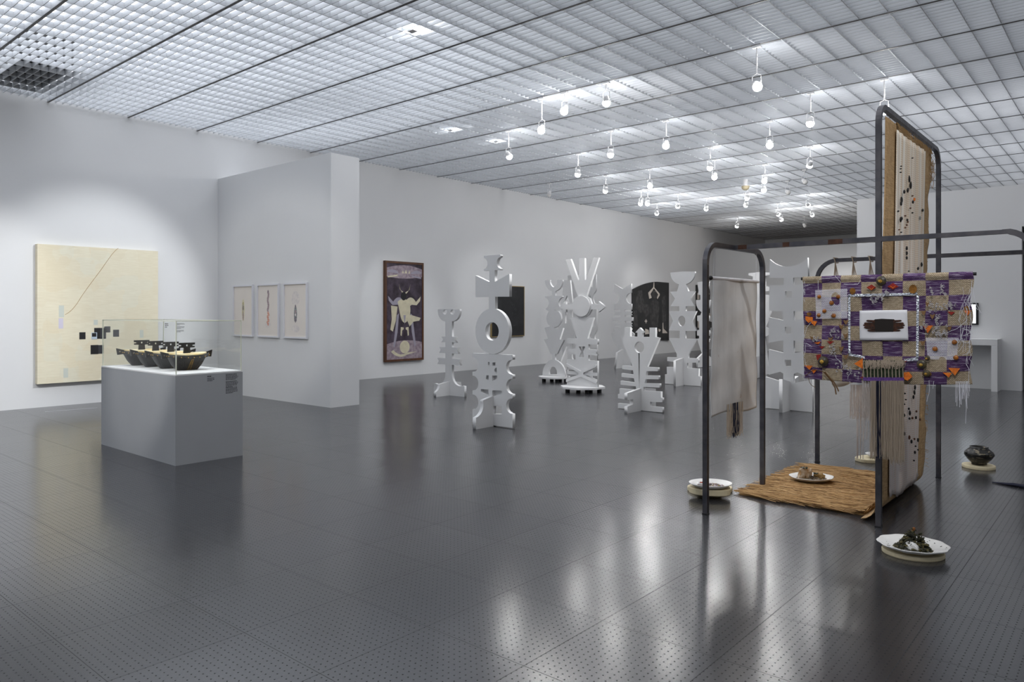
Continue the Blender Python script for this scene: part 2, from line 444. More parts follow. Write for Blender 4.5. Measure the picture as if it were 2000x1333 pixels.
for i, (x0, x1, y0, y1, s, c) in enumerate(ZONES):
    m, t, b = nt('light_diffuser_%d' % i)
    b.inputs['Base Color'].default_value = (.6, .6, .6, 1)
    g = t.nodes.new('ShaderNodeNewGeometry')
    n = noise(t, g.outputs['Position'], .55, 2)
    rm = t.nodes.new('ShaderNodeMapRange'); rm.inputs[1].default_value = .3; rm.inputs[2].default_value = .7
    rm.inputs[3].default_value = .65*s; rm.inputs[4].default_value = 1.35*s
    t.links.new(n, rm.inputs[0]); t.links.new(rm.outputs[0], b.inputs['Emission Strength'])
    b.inputs['Emission Color'].default_value = (*c, 1)
    bb = bmesh.new(); quad(bb, [(x0, y0, 5.55), (x0, y1, 5.55), (x1, y1, 5.55), (x1, y0, 5.55)])
    obj('light_diffuser', bb, m, ceil)
struct('trim_1', bx(WX, XR, YF, YB, 6.2, 6.3), M_wall)

dv = thing('air_vent', 'black slatted air vent above the white ceiling louvres in the top left corner', 'vent', (-12.0, 3.5, 4.91))
b_ = bmesh.new(); box(b_, -12.7, -11.35, 3.16, 3.86, 4.96, 5.3); obj('vent_box', b_, M_black, dv)
b_ = bmesh.new()
for k in range(14): box(b_, -12.7, -11.35, 3.18+k*.05, 3.185+k*.05, 4.915, 4.955)
obj('slat', b_, M_beam, dv)['kind'] = 'stuff'

# ---------------------------------------------------------------- ceiling spotlights
T = {'T1': (-9.44, 9.35, 1.2), 'T2': (-6.46, 7.2, 1.7), 'T3': (-9.8, 12.8, 1.6), 'T4': (-7.8, 11.4, 1.8), 'T5': (-12., 18., 1.8), 'T6': (-11.2, 15.5, 1.7),
     'T7': (-10.6, 17., 1.6), 'T8': (-5.8, 9.75, .9), 'T9': (-7.1, 13.75, 1.3), 'T10': (-9.1, 18.9, 1.6), 'T11': (-4.1, 11.3, 1.3), 'T12': (-6.9, 17.4, 1.5),
     'F': (-1.4, 6.5, 1.2), 'A': (WX, 22.8, 1.5), 'B': (WX, 27, 1.5), 'L': (WX, 11.4, 1.6), 'D': (WX, 15.3, 1.5), 'far': (-8, 27.6, 1.8), 'R': (-3, 16.9, 1.5)}
def bulb_lamp(i, px, py, label, target, lit=True, group=None, power=1.0, at=None, ang=44, blend=.8):
    if at: X, Y, z = at
    else:
        p = fl(px, py, 4.5); k = round((p.y-4.08)/1.212); Y = 4.08+1.212*k; q = on_y(px, py, Y)
        z = min(q.z, 4.55); X = q.x
    t = thing('ceiling_spotlight', label, 'spotlight', (X, Y, CZ-.022), group)
    b_ = bmesh.new(); box(b_, X-.05, X+.05, Y-.025, Y+.025, CZ-.05, CZ-.023); tube(b_, [(X, Y, CZ-.05), (X, Y, z+.14)], .009, 8)
    obj('mount', b_, M_lampw, t)
    b_ = bmesh.new()
    for s in (-1, 1): tube(b_, [(X, Y, z+.145), (X+s*.055, Y, z+.12), (X+s*.058, Y, z+.01)], .005, 6)
    obj('yoke', b_, M_lampw, t)
    d = (Vector(T[target])-Vector((X, Y, z))).normalized()
    b_ = bmesh.new()
    prof = [(.001, -.07), (.028, -.065), (.04, -.045), (.045, -.01), (.056, .015), (.052, .015), (.04, .0)]
    lathe(b_, prof, n=20)
    R = d.to_track_quat('Z', 'Y').to_matrix().to_4x4()
    bmesh.ops.transform(b_, matrix=Matrix.Translation((X, Y, z)) @ R, verts=b_.verts)
    hs = obj('lamp_housing', fixn(b_), M_lampw, t, True)
    b_ = bmesh.new()
    bmesh.ops.create_uvsphere(b_, u_segments=16, v_segments=10, radius=.058)
    bmesh.ops.transform(b_, matrix=Matrix.Translation(Vector((X, Y, z))+d*.032), verts=b_.verts)
    obj('bulb', b_, M_bulb if lit else M_china, hs, True)
    if lit:
        ld = bpy.data.lights.new('spot_beam', 'SPOT'); ld.energy = SPOT_W*power; ld.spot_size = math.radians(ang); ld.spot_blend = blend; ld.shadow_soft_size = .05
        ld.color = (1, .985, .96)
        lo = bpy.data.objects.new('spot_beam', ld); COL.objects.link(lo)
        lo.parent = t; lo.location = Vector((X, Y, z))+d*.12-t.location; lo.rotation_euler = d.to_track_quat('-Z', 'Y').to_euler()
        pd = bpy.data.lights.new('lamp_spill', 'POINT'); pd.energy = 4.5; pd.shadow_soft_size = .02; pd.color = (.97, .98, 1)
        po = bpy.data.objects.new('lamp_spill', pd); COL.objects.link(po); po.parent = t; po.location = (.04, .05, -.2)
    return t
G = 'spotlights hanging from the louvred ceiling'
LAMPS = [
 (1103, 193, 'lit white spotlight, left one of the close pair nearest the camera', 'T2'),
 (1184, 176, 'lit white spotlight, right one of the close pair nearest the camera', 'T8'),
 (1478, 167, 'lit white spotlight, highest in the photo, alone left of the tall steel arch', 'F'),
 (1058, 252, 'lit white spotlight hanging just below left of the nearest pair', 'T2'),
 (1301, 282, 'lit white spotlight alone in mid ceiling above the white half-bowl totem', 'T8'),
 (1193, 299, 'lit white spotlight between the nearest pair and the white wall', 'T4'),
 (1503, 281, 'lit white spotlight directly below the highest one, mid ceiling', 'T11'),
 (1583, 237, 'lit white spotlight second from the tall steel arch, bright beside its top', 'T11'),
 (1387, 325, 'lit white spotlight, upper of two close together in mid ceiling', 'T9'),
 (1396, 344, 'lit white spotlight, lower of two close together in mid ceiling', 'T9'),
 (1582, 321, 'lit white spotlight in a line below the one beside the steel arch', 'T12'),
 (1129, 338, 'lit white spotlight low near the long left wall above the fan-topped totem', 'T3'),
 (1494, 352, 'lit white spotlight, upper of a touching pair right of centre', 'T9'),
 (1492, 369, 'lit white spotlight, lower of a touching pair right of centre', 'T12'),
 (1269, 362, 'lit white spotlight hanging just above a side-by-side pair', 'T9'),
 (1183, 371, 'lit white spotlight second from the left wall, beyond the fan-topped totem', 'T6'),
 (993, 303, 'lit white cone spotlight farthest left on the ceiling', 'T4'),
 (1252, 396, 'lit white spotlight, left of a side-by-side pair far back', 'T5'),
 (1265, 396, 'lit white spotlight, right of a side-by-side pair far back', 'T7'),
 (1283, 416, 'lit white spotlight below a side-by-side pair, close to the left wall', 'A'),
 (1324, 402, 'lit white spotlight far back, alone right of the side-by-side pair', 'A'),
 (1380, 407, 'lit white spotlight far back, above the steel arch holding the grey cloth', 'A'),
 (1460, 385, 'lit white spotlight just under the round smoke detector', 'T10'),
 (1458, 400, 'lit white spotlight second below the round smoke detector', 'A'),
 (1440, 441, 'lit white spotlight farthest back, lowest of all in the photo', 'B'),
 (1519, 418, 'lit white spotlight, larger of a touching pair far back at right', 'far'),
 (1525, 428, 'lit white spotlight, smaller and lower of a touching pair far back at right', 'far'),
 (1578, 400, 'lit white spotlight far back at right, upper of a loose pair', 'far'),
 (1586, 419, 'lit white spotlight far back at right, lower of a loose pair', 'far'),
 (1727, 215, 'lit white spotlight seen inside the top corner of the tall steel arch', 'F'),
]
LP = {'A': .35, 'B': .3, 'T3': .7, 'T4': .6, 'T5': .5, 'T6': .5, 'T7': .6, 'T2': 1.2, 'T8': .9, 'F': 1.3}
for i, (x, y, l, tg) in enumerate(LAMPS): bulb_lamp(i, x, y, l, tg, True, G, LP.get(tg, 1))
for x, y, l, tg in [(1073, 375, 'unlit spotlight near the left wall, seen just above the fan-topped totem', 'D'), (1571, 352, 'unlit spotlight, upper right of two switched-off heads', 'R'),
                    (1538, 375, 'unlit spotlight, lower left of two switched-off heads', 'R'), (1571, 440, 'unlit spotlight farthest back at right', 'far')]:
    bulb_lamp(0, x, y, l, tg, False, 'switched-off spotlights on the louvred ceiling')
# lamps mounted inside the louvres (their glow shows on the blades)
for (px, py, lab, tx, ty, tz, pw) in [(900, 95, 'bright lamp recessed in the louvres, nearest of three over the left room', WX, 4.75, 1.55, 330),
                                      (850, 245, 'bright lamp recessed in the louvres, leftmost of three over the left room', WX, 11.4, 1.2, 60),
                                      (950, 270, 'bright lamp recessed in the louvres, farthest of three over the left room', WX, 15.2, 1.4, 60)]:
    p = fl(px, py, CZ)
    if py == 95: p.y -= .25
    k = math.floor((p.y-4.08)/1.212); Y = 4.08+1.212*k+.55
    t = thing('recessed_lamp', lab, 'ceiling lamp', (p.x, Y, CZ-.02), 'lamps recessed in the louvres')
    b_ = bmesh.new(); box(b_, p.x-.05, p.x+.05, Y-.04, Y+.04, CZ-.02, CZ+.0); obj('lamp_housing', b_, M_lampw, t)
    b_ = bmesh.new(); box(b_, p.x-.10, p.x+.10, Y-.03, Y+.03, CZ+.09, CZ+.13); obj('bulb', b_, mat('strip_glow', (1, 1, 1), .5, emit=(.96, .98, 1), es=60), t)
    ld = bpy.data.lights.new('spot_beam', 'SPOT'); ld.energy = pw*2.2; ld.spot_size = math.radians(34); ld.spot_blend = .6; ld.shadow_soft_size = .03; ld.color = (.97, .99, 1)
    lo = bpy.data.objects.new('spot_beam', ld); COL.objects.link(lo); lo.parent = t; lo.location = (0, 0, -.06)
    lo.rotation_euler = (Vector((tx, ty, tz))-Vector((p.x, Y, CZ-.08))).to_track_quat('-Z', 'Y').to_euler()
T.update(hang=(-1.42, 6.35, 2.15), weave=(-1.35, 5.5, 1.3), prints=(-11.35, 6.9, 1.75), leftwall=(WX, 2.6, 1.6), plinth=(-8.0, 3.66, .9), w2=(-6.5, 7.2, 1.9))
for at_, tg, lab, pw, an in [((-5.2, 1.656, 4.45), 'prints', 'lit spotlight aimed at the three framed drawings on the partition', 2.4, 30),
                             ((-7.0, .444, 4.45), 'leftwall', 'lit spotlight aimed at the left wall before the cream canvas', 4.0, 32),
                             ((-.2, 1.656, 4.45), 'weave', 'lit spotlight aimed at the checkered weaving on the steel frame', 1.6, 34),
                             ((1.1, 4.08, 4.45), 'hang', 'added unseen spotlight aimed at the tall burlap hanging on the steel frame', 1.1, 38),  # lamp out of view, added to brighten the burlap and knit
                             ((-6.2, .444, 4.45), 'plinth', 'added unseen spotlight aimed at the black drums in the acrylic case', 2.2, 22)]:  # out-of-view lamp put in for extra light on plinth and drums
    bulb_lamp(0, 0, 0, lab, tg, True, G, pw, at=at_, ang=an, blend=.55)
p = fl(1456, 367, 4.62)
t = thing('smoke_detector', 'round cream smoke detector on the ceiling above two lit spotlights', 'smoke detector', (p.x, p.y, 4.83))
obj('detector_base', lathe(bmesh.new(), [(.06, 4.83), (.06, 4.7), (.10, 4.69), (.10, 4.66)], (p.x, p.y, 0), 20), M_lampw, t)
obj('detector_dome', lathe(bmesh.new(), [(.10, 4.66), (.09, 4.61), (.06, 4.57), (.01, 4.555)], (p.x, p.y, 0), 20), M_cream, t, True)

# ---------------------------------------------------------------- white cut-out totems
def Z(ox, oy, k, pts):
    return [((ox+p[0]/k, oy+p[1]/k)+tuple(p[2:])) for p in pts]
def W2(pts, Y):   # photo outline -> (X, z) on the board's own plane
    out = []
    for p in pts:
        q = on_y(p[0], p[1], Y); out.append((q.x, q.z)+tuple(p[2:]))
    return out
def mirrored(pts, cx, side=1):
    """pts: one half, from top centre down to bottom centre, (X, z); returns the closed symmetric outline"""
    h = [((p[0]-cx)*side, p[1]) + tuple(p[2:]) for p in pts]
    h = expand_open(h)
    h = [(max(s, 0), z) for s, z in h]
    left = [(-s, z) for s, z in reversed(h) if s > .004]
    out = [(s, z) for s, z in h]+left
    return out
def expand_open(pts):
    out = []
    for i, p in enumerate(pts):
        if len(p) == 3: out += arc3(pts[i-1][:2], p[:2], pts[i+1][:2])
        else: out.append(tuple(p))
    return out
TH = .052
def totem(label, Y, cpx, half_px, holes=(), foot=None, zmin=0, side=1, hole_sym=()):
    """main board parallel to the room's X axis plus a crossing board along Y"""
    Yf = Y-TH/2
    half = W2(half_px, Yf)
    cx = on_y(cpx, half_px[0][1], Yf).x
    if zmin is not None: half = [(p[0], max(p[1], zmin))+tuple(p[2:]) for p in half]
    t = thing('white_totem', label, 'sculpture', (cx, Y, 0), 'white cut-out totems')
    loops = [mirrored(half, cx, side)]
    for h in holes: loops.append(expand([(p[0]-cx, p[1])+tuple(p[2:]) for p in W2(h, Yf)]))
    for h in hole_sym:
        q = expand([(p[0]-cx, p[1])+tuple(p[2:]) for p in W2(h, Yf)])
        loops.append(q); loops.append([(-a, b) for a, b in q])
    cutout('main_board', loops, TH, M_white, t, 'XZ', (cx, Y, 0))
    if foot:
        for s in (-1, 1):
            q = [(s*a, b)+tuple(r) for a, b, *r in foot]
            q = expand(q)
            cutout('cross_board', [q], TH, M_white, t, 'YZ', (cx, Y, 0))
            bb = bmesh.new(); e = max(a for a, _, *_ in foot)
            box(bb, cx-.02, cx+.02, Y+s*(e-.12)-.02, Y+s*(e-.12)+.02, .0, .012); obj('foot_pad', bb, M_black, t)
    return t, cx
def circ_px(x, y, rx, ry, n=28): return [(x+rx*math.cos(2*PI*k/n), y+ry*math.sin(2*PI*k/n)) for k in range(n)]
h0 = TH/2+.001

# T1: candlestick with a cup top
k = 3.509
pts = Z(840, 480, k, [(127, 435), (203, 437), (193, 490, 'a'), (150, 520), (150, 625), (178, 628), (165, 645), (180, 668), (150, 663), (150, 698), (194, 700), (183, 720), (194, 743), (150, 740), (150, 775), (207, 780), (195, 800), (207, 822), (150, 818), (150, 880), (170, 945, 'a'), (222, 962), (235, 965), (235, 1038), (127, 1038)])
totem('short white totem with a round cup top and three toothed rungs, leftmost of all', 9.35, 840+127/k, pts,
      hole_sym=[Z(840, 480, k, circ_px(153, 455, 15, 18))], foot=[(h0, 0), (.36, 0), (.36, .09), (.30, .13, 1), (.27, .22), (h0, .25)])
# T2: ring totem
k = 6.06
top = [(368, 114), (468, 108), (468, 135), (424, 203, 'a'), (468, 270), (468, 290), (402, 290), (402, 430), (574, 335), (574, 605), (407, 605), (407, 748)]
pts = Z(900, 480, k, top)
zc = .745
Yc = 7.2; Yf = Yc-TH/2
cpx = 961.0
cx = on_y(cpx, 650, Yf).x
half = [(p[0]-cx,)+tuple(p[1:]) for p in W2(pts, Yf)]
half = expand_open([(max(p[0], 0),)+tuple(p[1:]) for p in half])
half[0] = (0, half[0][1])
t2 = thing('white_totem', 'tallest white totem, with a big ring below an axe-shaped crosspiece', 'sculpture', (cx, Yc, 0), 'white cut-out totems')
zb = on_y(961, 692, Yf).z; zt = on_y(961, 603, Yf).z
half[-1] = (half[-1][0], zt-.03)
cutout('upper_board', [half+[(-s, z) for s, z in reversed(half) if s > .003]], TH, M_white, t2, 'XZ', (cx, Yc, 0))
R_ = (zt-zb)/2
cutout('ring', [circle(0, (zt+zb)/2, R_, 72), circle(0, (zt+zb)/2, R_*.40, 48)], TH*1.1, M_white, t2, 'XZ', (cx, Yc, 0))
B = [(0, zb), (.355, zb-.0)]
zz = [zb-.12, zb-.50, zb-.58, zb-.9, zb-1.0, .02]
def scal(z0, z1): return [(.355, z0), (.245, (z0+z1)/2, 1), (.355, z1)]
bz = lambda y: on_y(1000, 670+y/7.408, Yf-.0).z
B += scal(bz(245), bz(462)) + scal(bz(520), bz(745)) + scal(bz(805), bz(1030)) + [(.355, .012), (0, .012)]
B = expand_open(B)
def bw(x, y):
    q = on_y(900+x/7.408, 670+y/7.408, Yf); return (q.x-cx, q.z)
shp = [[(455, 285), (500, 285), (500, 330), (455, 330)], [(395, 278), (415, 278), (415, 322), (395, 322)],
       [(520, 360), (485, 400, 1), (520, 445)], [(455, 475), (525, 475), (525, 522), (455, 552)], [(370, 470), (402, 470), (402, 548), (360, 520)],
       [(455, 690), (590, 692), (590, 735), (455, 778)], [(290, 668), (402, 680), (402, 768), (290, 705)],
       [(455, 912), (590, 918), (590, 1035), (455, 1030)], [(295, 888), (402, 898), (402, 1000), (295, 1010)]]
hl = [expand([bw(*p[:2])+tuple(p[2:]) for p in s]) for s in shp]
cutout('main_board', [B+[(-s, z) for s, z in reversed(B) if s > .003]]+hl, TH, M_white, t2, 'XZ', (cx, Yc, 0))
for s in (-1, 1):
    f_ = expand([(s*h0, 0), (s*.36, 0), (s*.36, .15), (s*.27, .19, 1), (s*.23, .36), (s*h0, .40)])
    cutout('cross_board', [f_], TH, M_white, t2, 'YZ', (cx, Yc, 0))
cutout('backing_board', [[(-.2, .40), (.2, .40), (.2, zb-.08), (-.2, zb-.08)]], .012, M_white, t2, 'XZ', (cx, Yc+TH/2+.007, 0))
# T3: moon cup totem on a disc
k1, k2 = 8.33, 9.52
A = lambda *p: Z(1040, 520, k1, p)
Bq = lambda *p: Z(1040, 640, k2, p)
pts = A((345, 345), (388, 310, 1), (405, 225), (490, 225), (455, 345, 1), (370, 410), (370, 482), (487, 488), (487, 508), (424, 590, 1), (475, 690), (475, 708), (345, 712), (345, 712)) + \
      A((420, 740), (466, 860, 1), (400, 985), (345, 1008), (498, 1010), (440, 1195), (510, 1205)) + \
      Bq((580, 235), (455, 495), (418, 500), (418, 605), (560, 720, 1), (608, 918), (345/k1*k2, 918))
pts = [p for p in pts]
def base_disc(t, cx, Y, rad, n, z0=.07, z1=.105, cast=((-.6, -.3), (.55, -.45), (0, .6), (.6, .4), (-.55, .45)), rot=0):
    bb = bmesh.new(); lathe(bb, [(rad, z0), (rad, z1)], (cx, Y, 0), n, rot=rot); obj('base_board', fixn(bb), M_white, t)
    for dx, dy in cast:
        bb = bmesh.new(); box(bb, cx+dx*rad-.03, cx+dx*rad+.03, Y+dy*rad-.03, Y+dy*rad+.03, 0, z0); obj('caster', bb, M_black, t)
t3, cx = totem('white totem with a moon-shaped cup top and an arched foot on a round base', 12.75, 1081.4, pts, zmin=.105,
               holes=[Bq((305, 872), (300, 800), (325, 745), (372, 725), (420, 745), (450, 800), (455, 872))])
base_disc(t3, cx, 12.75, .345, 40)
# T4: fan-topped totem on a platform
k0 = 3.92
Cq = lambda *p: Z(1030, 480, k0, p)
pts = Cq((420, 95), (438, 95), (440, 262), (446, 262), (507, 92), (547, 92), (449, 385), (455, 392), (491, 445, 1), (491, 445)) 
pts = Cq((420, 95), (438, 95), (440, 262), (447, 264), (507, 92), (547, 92), (451, 388), (478, 405), (492, 446), (545, 448), (545, 427), (598, 468), (545, 510), (545, 489), (490, 490), (470, 530), (442, 550), (508, 552), (459, 712), (537, 718), (537, 757)) + \
      Bq((1040, 315), (1040, 405), (1215, 425), (1175, 470), (1215, 522), (1040, 515), (1040, 612), (1208, 625), (1208, 1125), (915, 1125))
wed = [Bq((985, 835), (1205, 752), (1205, 848), (1100, 842)), Bq((990, 893), (1205, 905), (1205, 985))]
t4, cx = totem('white totem topped by a three-pronged fan and an arrow, on a low platform', 11.4, 1136.6, pts, zmin=.105, hole_sym=wed,
               holes=[Bq((862, 355), (985, 355), (940, 450), (968, 550), (862, 550), (905, 450))])
Yf = 11.4-TH/2
def r4(x, y):
    q = on_y(1040+x/k2, 640+y/k2, Yf); return (q.x-cx, q.z)
for pp in ([(640, 668), (915, 812), (1195, 690), (1195, 735), (960, 838), (960, 880), (1205, 1000), (1205, 1045), (915, 915), (640, 1015), (640, 960), (870, 880), (870, 840), (640, 715)],):
    cutout('relief_board', [[r4(*q) for q in pp]], .03, M_white, t4, 'XZ', (cx, 11.4-TH/2-.016, 0))
zc4 = on_y(1030+422/3.92, 480+465/3.92, Yf).z
cutout('relief_disc', [circle(0, zc4, .195, 48)], .03, M_white, t4, 'XZ', (cx, 11.4-TH/2-.016, 0))
base_disc(t4, cx, 11.4, .43, 8, rot=PI/8)
cutout('cross_board', [[(h0, .105), (.3, .105), (.3, .5), (.1, .62), (h0, .9)]], TH, M_white, t4, 'YZ', (cx, 11.4, 0))
# T5: slotted tower behind, against the wall
pts = A((800, 135), (1033, 135), (1033, 400), (985, 500, 1), (1010, 612), (1045, 700), (1045, 1050), (1012, 1100), (1010, 1180), (1050, 1200), (1050, 1560), (800, 1560))
totem('slender slotted white totem almost hidden behind the fan-topped one', 16.9, 1040+800/k1, pts, foot=[(h0, 0), (.4, 0), (.3, .4), (h0, .9)],
      holes=[A((962, 215), (985, 215), (985, 345), (950, 345)), A((935, 470), (965, 600), (920, 560)), A((985, 880), (1002, 880), (1002, 1000), (960, 1000)), A(*circ_px(940, 1145, 22, 28))])
# T6: tapering tower with an A-shaped opening
pts = A((560, 230), (612, 230), (660, 700), (640, 760), (645, 930), (690, 1000), (700, 1190), (640, 1230), (640, 1500), (740, 1620), (740, 1780), (560, 1780))
totem('tapering white totem with an A-shaped opening behind the moon-cup one', 15.5, 1040+560/k1, pts, foot=[(h0, 0), (.35, 0), (.3, .2), (h0, .6)],
      holes=[A((560, 475), (615, 605), (505, 605)), A((530, 700), (580, 700), (580, 930), (530, 930))])
# T7: notched totem left of the black panel
D7 = lambda *p: Z(1190, 530, 7.84, p)
pts = D7((205, 275), (335, 190), (335, 332), (258, 415, 1), (340, 500), (340, 590), (238, 590), (238, 614), (345, 620), (325, 645), (345, 675), (238, 676), (238, 702), (358, 706), (358, 762), (238, 764), (238, 790), (345, 794), (325, 820), (345, 848), (238, 850), (238, 856), (345, 880), (330, 920), (378, 960), (378, 972), (345, 1090, 1), (290, 1150), (340, 1470), (205, 1470))
totem('white totem with a V-notched top and comb-like sides before the black arched panel', 17.0, 1190+205/7.84, pts, foot=[(h0, 0), (.4, 0), (.32, .42), (h0, .5)])
# T8: front funnel-shaped totem
pts = D7((465, 866), (535, 942), (502, 945), (502, 1008), (615, 1008), (615, 865), (705, 865), (705, 1010)) + \
      Cq((1010, 708), (917, 930), (1000, 935), (1000, 962), (912, 962), (908, 995), (1005, 997), (1005, 1025), (905, 1023), (898, 1055), (1013, 1058), (1013, 1088), (890, 1083), (888, 1110), (1022, 1120), (1022, 1165), (1034, 1167), (1034, 1200), (940, 1198), (940, 1232), (1034, 1240), (1034, 1282), (861, 1282))
Yc = 9.78
t8, cx = totem('low white funnel-shaped totem in front with a round hole and rib-like bars', Yc, 1249.4, pts, zmin=.008,
      holes=[Cq(*circ_px(857, 778, 37, 43)), Cq((850, 824), (860, 824), (861, 1140), (851, 1140))])
for s in (-1, 1):
    q = [(s*a, b) for a, b in [(h0, .0), (.42, .0), (.42, .10), (.26, .12), (.26, .20), (.42, .20), (.42, .30), (h0, .34)]]
    cutout('cross_board', [q], TH, M_white, t8, 'YZ', (cx, Yc, 0))
# T9: half bowl and hourglass totem
E7 = lambda *p: Z(1300, 520, 8.33, p)
E8 = lambda *p: Z(1300, 650, 10.25, p)
pts = E7((275, 88), (477, 90), (440, 215, 1), (330, 295), (368, 410), (480, 412), (400, 528), (475, 650), (328, 652), (328, 732), (503, 734), (432, 893), (505, 1055), (322, 1058), (322, 1180), (500, 1184)) + \
      E8((455, 440), (455, 510), (655, 520), (655, 600), (430, 610), (430, 708), (665, 722), (660, 872), (702, 880), (702, 1092), (340, 1092))
totem('white totem with a half-bowl top over two hourglass shapes and a block foot', 13.75, 1300+275/8.33, pts, zmin=.008,
      holes=[E7(*circ_px(262, 895, 60, 85))], foot=[(h0, .0), (.36, .0), (.36, .52), (h0, .56)])
# T10: behind the steel post
pts = E7((625, 250), (708, 258), (690, 400), (700, 462), (660, 470), (660, 548), (728, 550), (700, 690, 1), (640, 750), (660, 800), (712, 810), (712, 895), (680, 900), (680, 1040), (715, 1045), (715, 1135), (680, 1140), (680, 1180), (715, 1190)) + \
      E8((680, 480), (760, 490), (760, 660), (620, 660))
totem('white totem with a bowl between bars, half hidden by the front steel post', 18.6, 1300+612/8.33, pts, zmin=None, foot=[(h0, 0.01), (.4, 0.01), (.4, .25), (h0, .4)])
# T11: big blocky totem with square windows
G2 = lambda *p: Z(1480, 490, 4.04, p)
pts = G2((242, 125), (160, 112, 1), (95, 68), (92, 215), (205, 216), (205, 270), (92, 272), (88, 475), (201, 477), (201, 550), (88, 525), (85, 727), (201, 708), (201, 806), (85, 779), (85, 980), (175, 955), (201, 970), (201, 1040), (60, 995), (60, 1262), (242, 1262))
t11, cx = totem('large blocky white totem with three square windows right of the grey cloth', 11.28, 1480+242/4.04, pts, side=-1, zmin=.008,
      holes=[G2((216, 320), (268, 320), (268, 370), (216, 370)), G2((214, 602), (264, 602), (264, 656), (214, 656)), G2((212, 862), (263, 862), (263, 913), (212, 913))],
      foot=[(h0, .0), (.34, .0), (.34, .50), (h0, .44)])
# T12: behind T11
pts = G2((10, 168), (95, 172), (95, 190), (60, 200), (60, 280), (96, 285), (96, 318), (40, 320), (40, 345), (90, 350), (90, 470), (105, 480), (60, 600), (95, 620), (95, 660), (60, 680), (80, 905), (96, 920), (96, 975), (10, 975))
totem('white totem with a rounded top seen behind the left edge of the blocky one', 16.4, 1480+10/4.04, pts, zmin=None, foot=[(h0, 0.01), (.4, 0.01), (.3, .5), (h0, .5)])

# ---------------------------------------------------------------- display plinth and its case
PX0, PX1, PY0, PY1, PH = -8.95, -7.135, 3.31, 4.015, .89
t = thing('display_plinth', 'grey box plinth with a white top standing before the cream canvas', 'plinth', ((PX0+PX1)/2, (PY0+PY1)/2, 0))
obj('plinth_body', bx(PX0, PX1, PY0, PY1, 0, PH-.016), M_plinth, t)
obj('plinth_top', bx(PX0, PX1, PY0, PY1, PH-.014, PH), M_plinthtop, t)
obj('shadow_gap', bx(PX0+.01, PX1-.01, PY0+.01, PY1-.01, PH-.016, PH-.014), M_black, t)
bb = bmesh.new(); random.seed(3)
def textlines(bb, rect, n, fill=.9, plane='X', X=0, mi=0):
    """unreadably small print: rows of word-length marks; rect = (s0, s1, z0, z1)"""
    s0, s1, z0, z1 = rect; h = (z1-z0)/n
    for i in range(n):
        s = s0; end = s0+(s1-s0)*(random.uniform(.85, 1) if i < n-1 else random.uniform(.4, .8))*fill
        while s < end:
            wd = random.uniform(.006, .02); e = min(s+wd, end); z = z1-h*(i+1)
            box(bb, X-.0004, X+.0006, s, e, z+h*.3, z+h*.8, mi); s = e+.0035
for py in (731, 745, 757):
    a = on_x(441, py, PX1); c = on_x(468, py+10.5, PX1); textlines(bb, (a.y, c.y, c.z, a.z), 5, X=PX1)
obj('printed_paragraphs', bb, M_ink, t); bb = bmesh.new()
a = on_x(405, 734, PX1); c = on_x(421, 737, PX1); textlines(bb, (a.y, c.y, c.z, a.z), 1, 1.2, X=PX1)
a = on_x(405, 738.5, PX1); c = on_x(421, 745, PX1); textlines(bb, (a.y, c.y, c.z, a.z), 3, X=PX1)
obj('printed_title', bb, M_ink, t)
t = thing('acrylic_case', 'clear acrylic display case covering the four black boat-shaped drums', 'display case', ((PX0+PX1)/2, (PY0+PY1)/2, PH))
e = .012; CT = 1.415; th = .006
x0, x1, y0, y1 = PX0+e, PX1-e, PY0+e, PY1-e
for q in ((x0, x1, y0, y0+th, PH, CT-th), (x0, x1, y1-th, y1, PH, CT-th), (x0, x0+th, y0+th, y1-th, PH, CT-th), (x1-th, x1, y0+th, y1-th, PH, CT-th)):
    obj('case_side', bx(*q), M_glass, t)
obj('case_lid', bx(x0, x1, y0, y1, CT-th, CT), M_glass, t)
bb = bmesh.new(); s = .008
for xx in (x0, x1):
    for yy in (y0, y1): box(bb, xx-s/2, xx+s/2, yy-s/2, yy+s/2, PH, CT)
for yy in (y0, y1): box(bb, x0, x1, yy-s/2, yy+s/2, CT-s, CT)
for xx in (x0, x1): box(bb, xx-s/2, xx+s/2, y0, y1, CT-s, CT)
obj('glued_edge', bb, mat('acrylic_edge', (.80, .82, .68), .3), t)

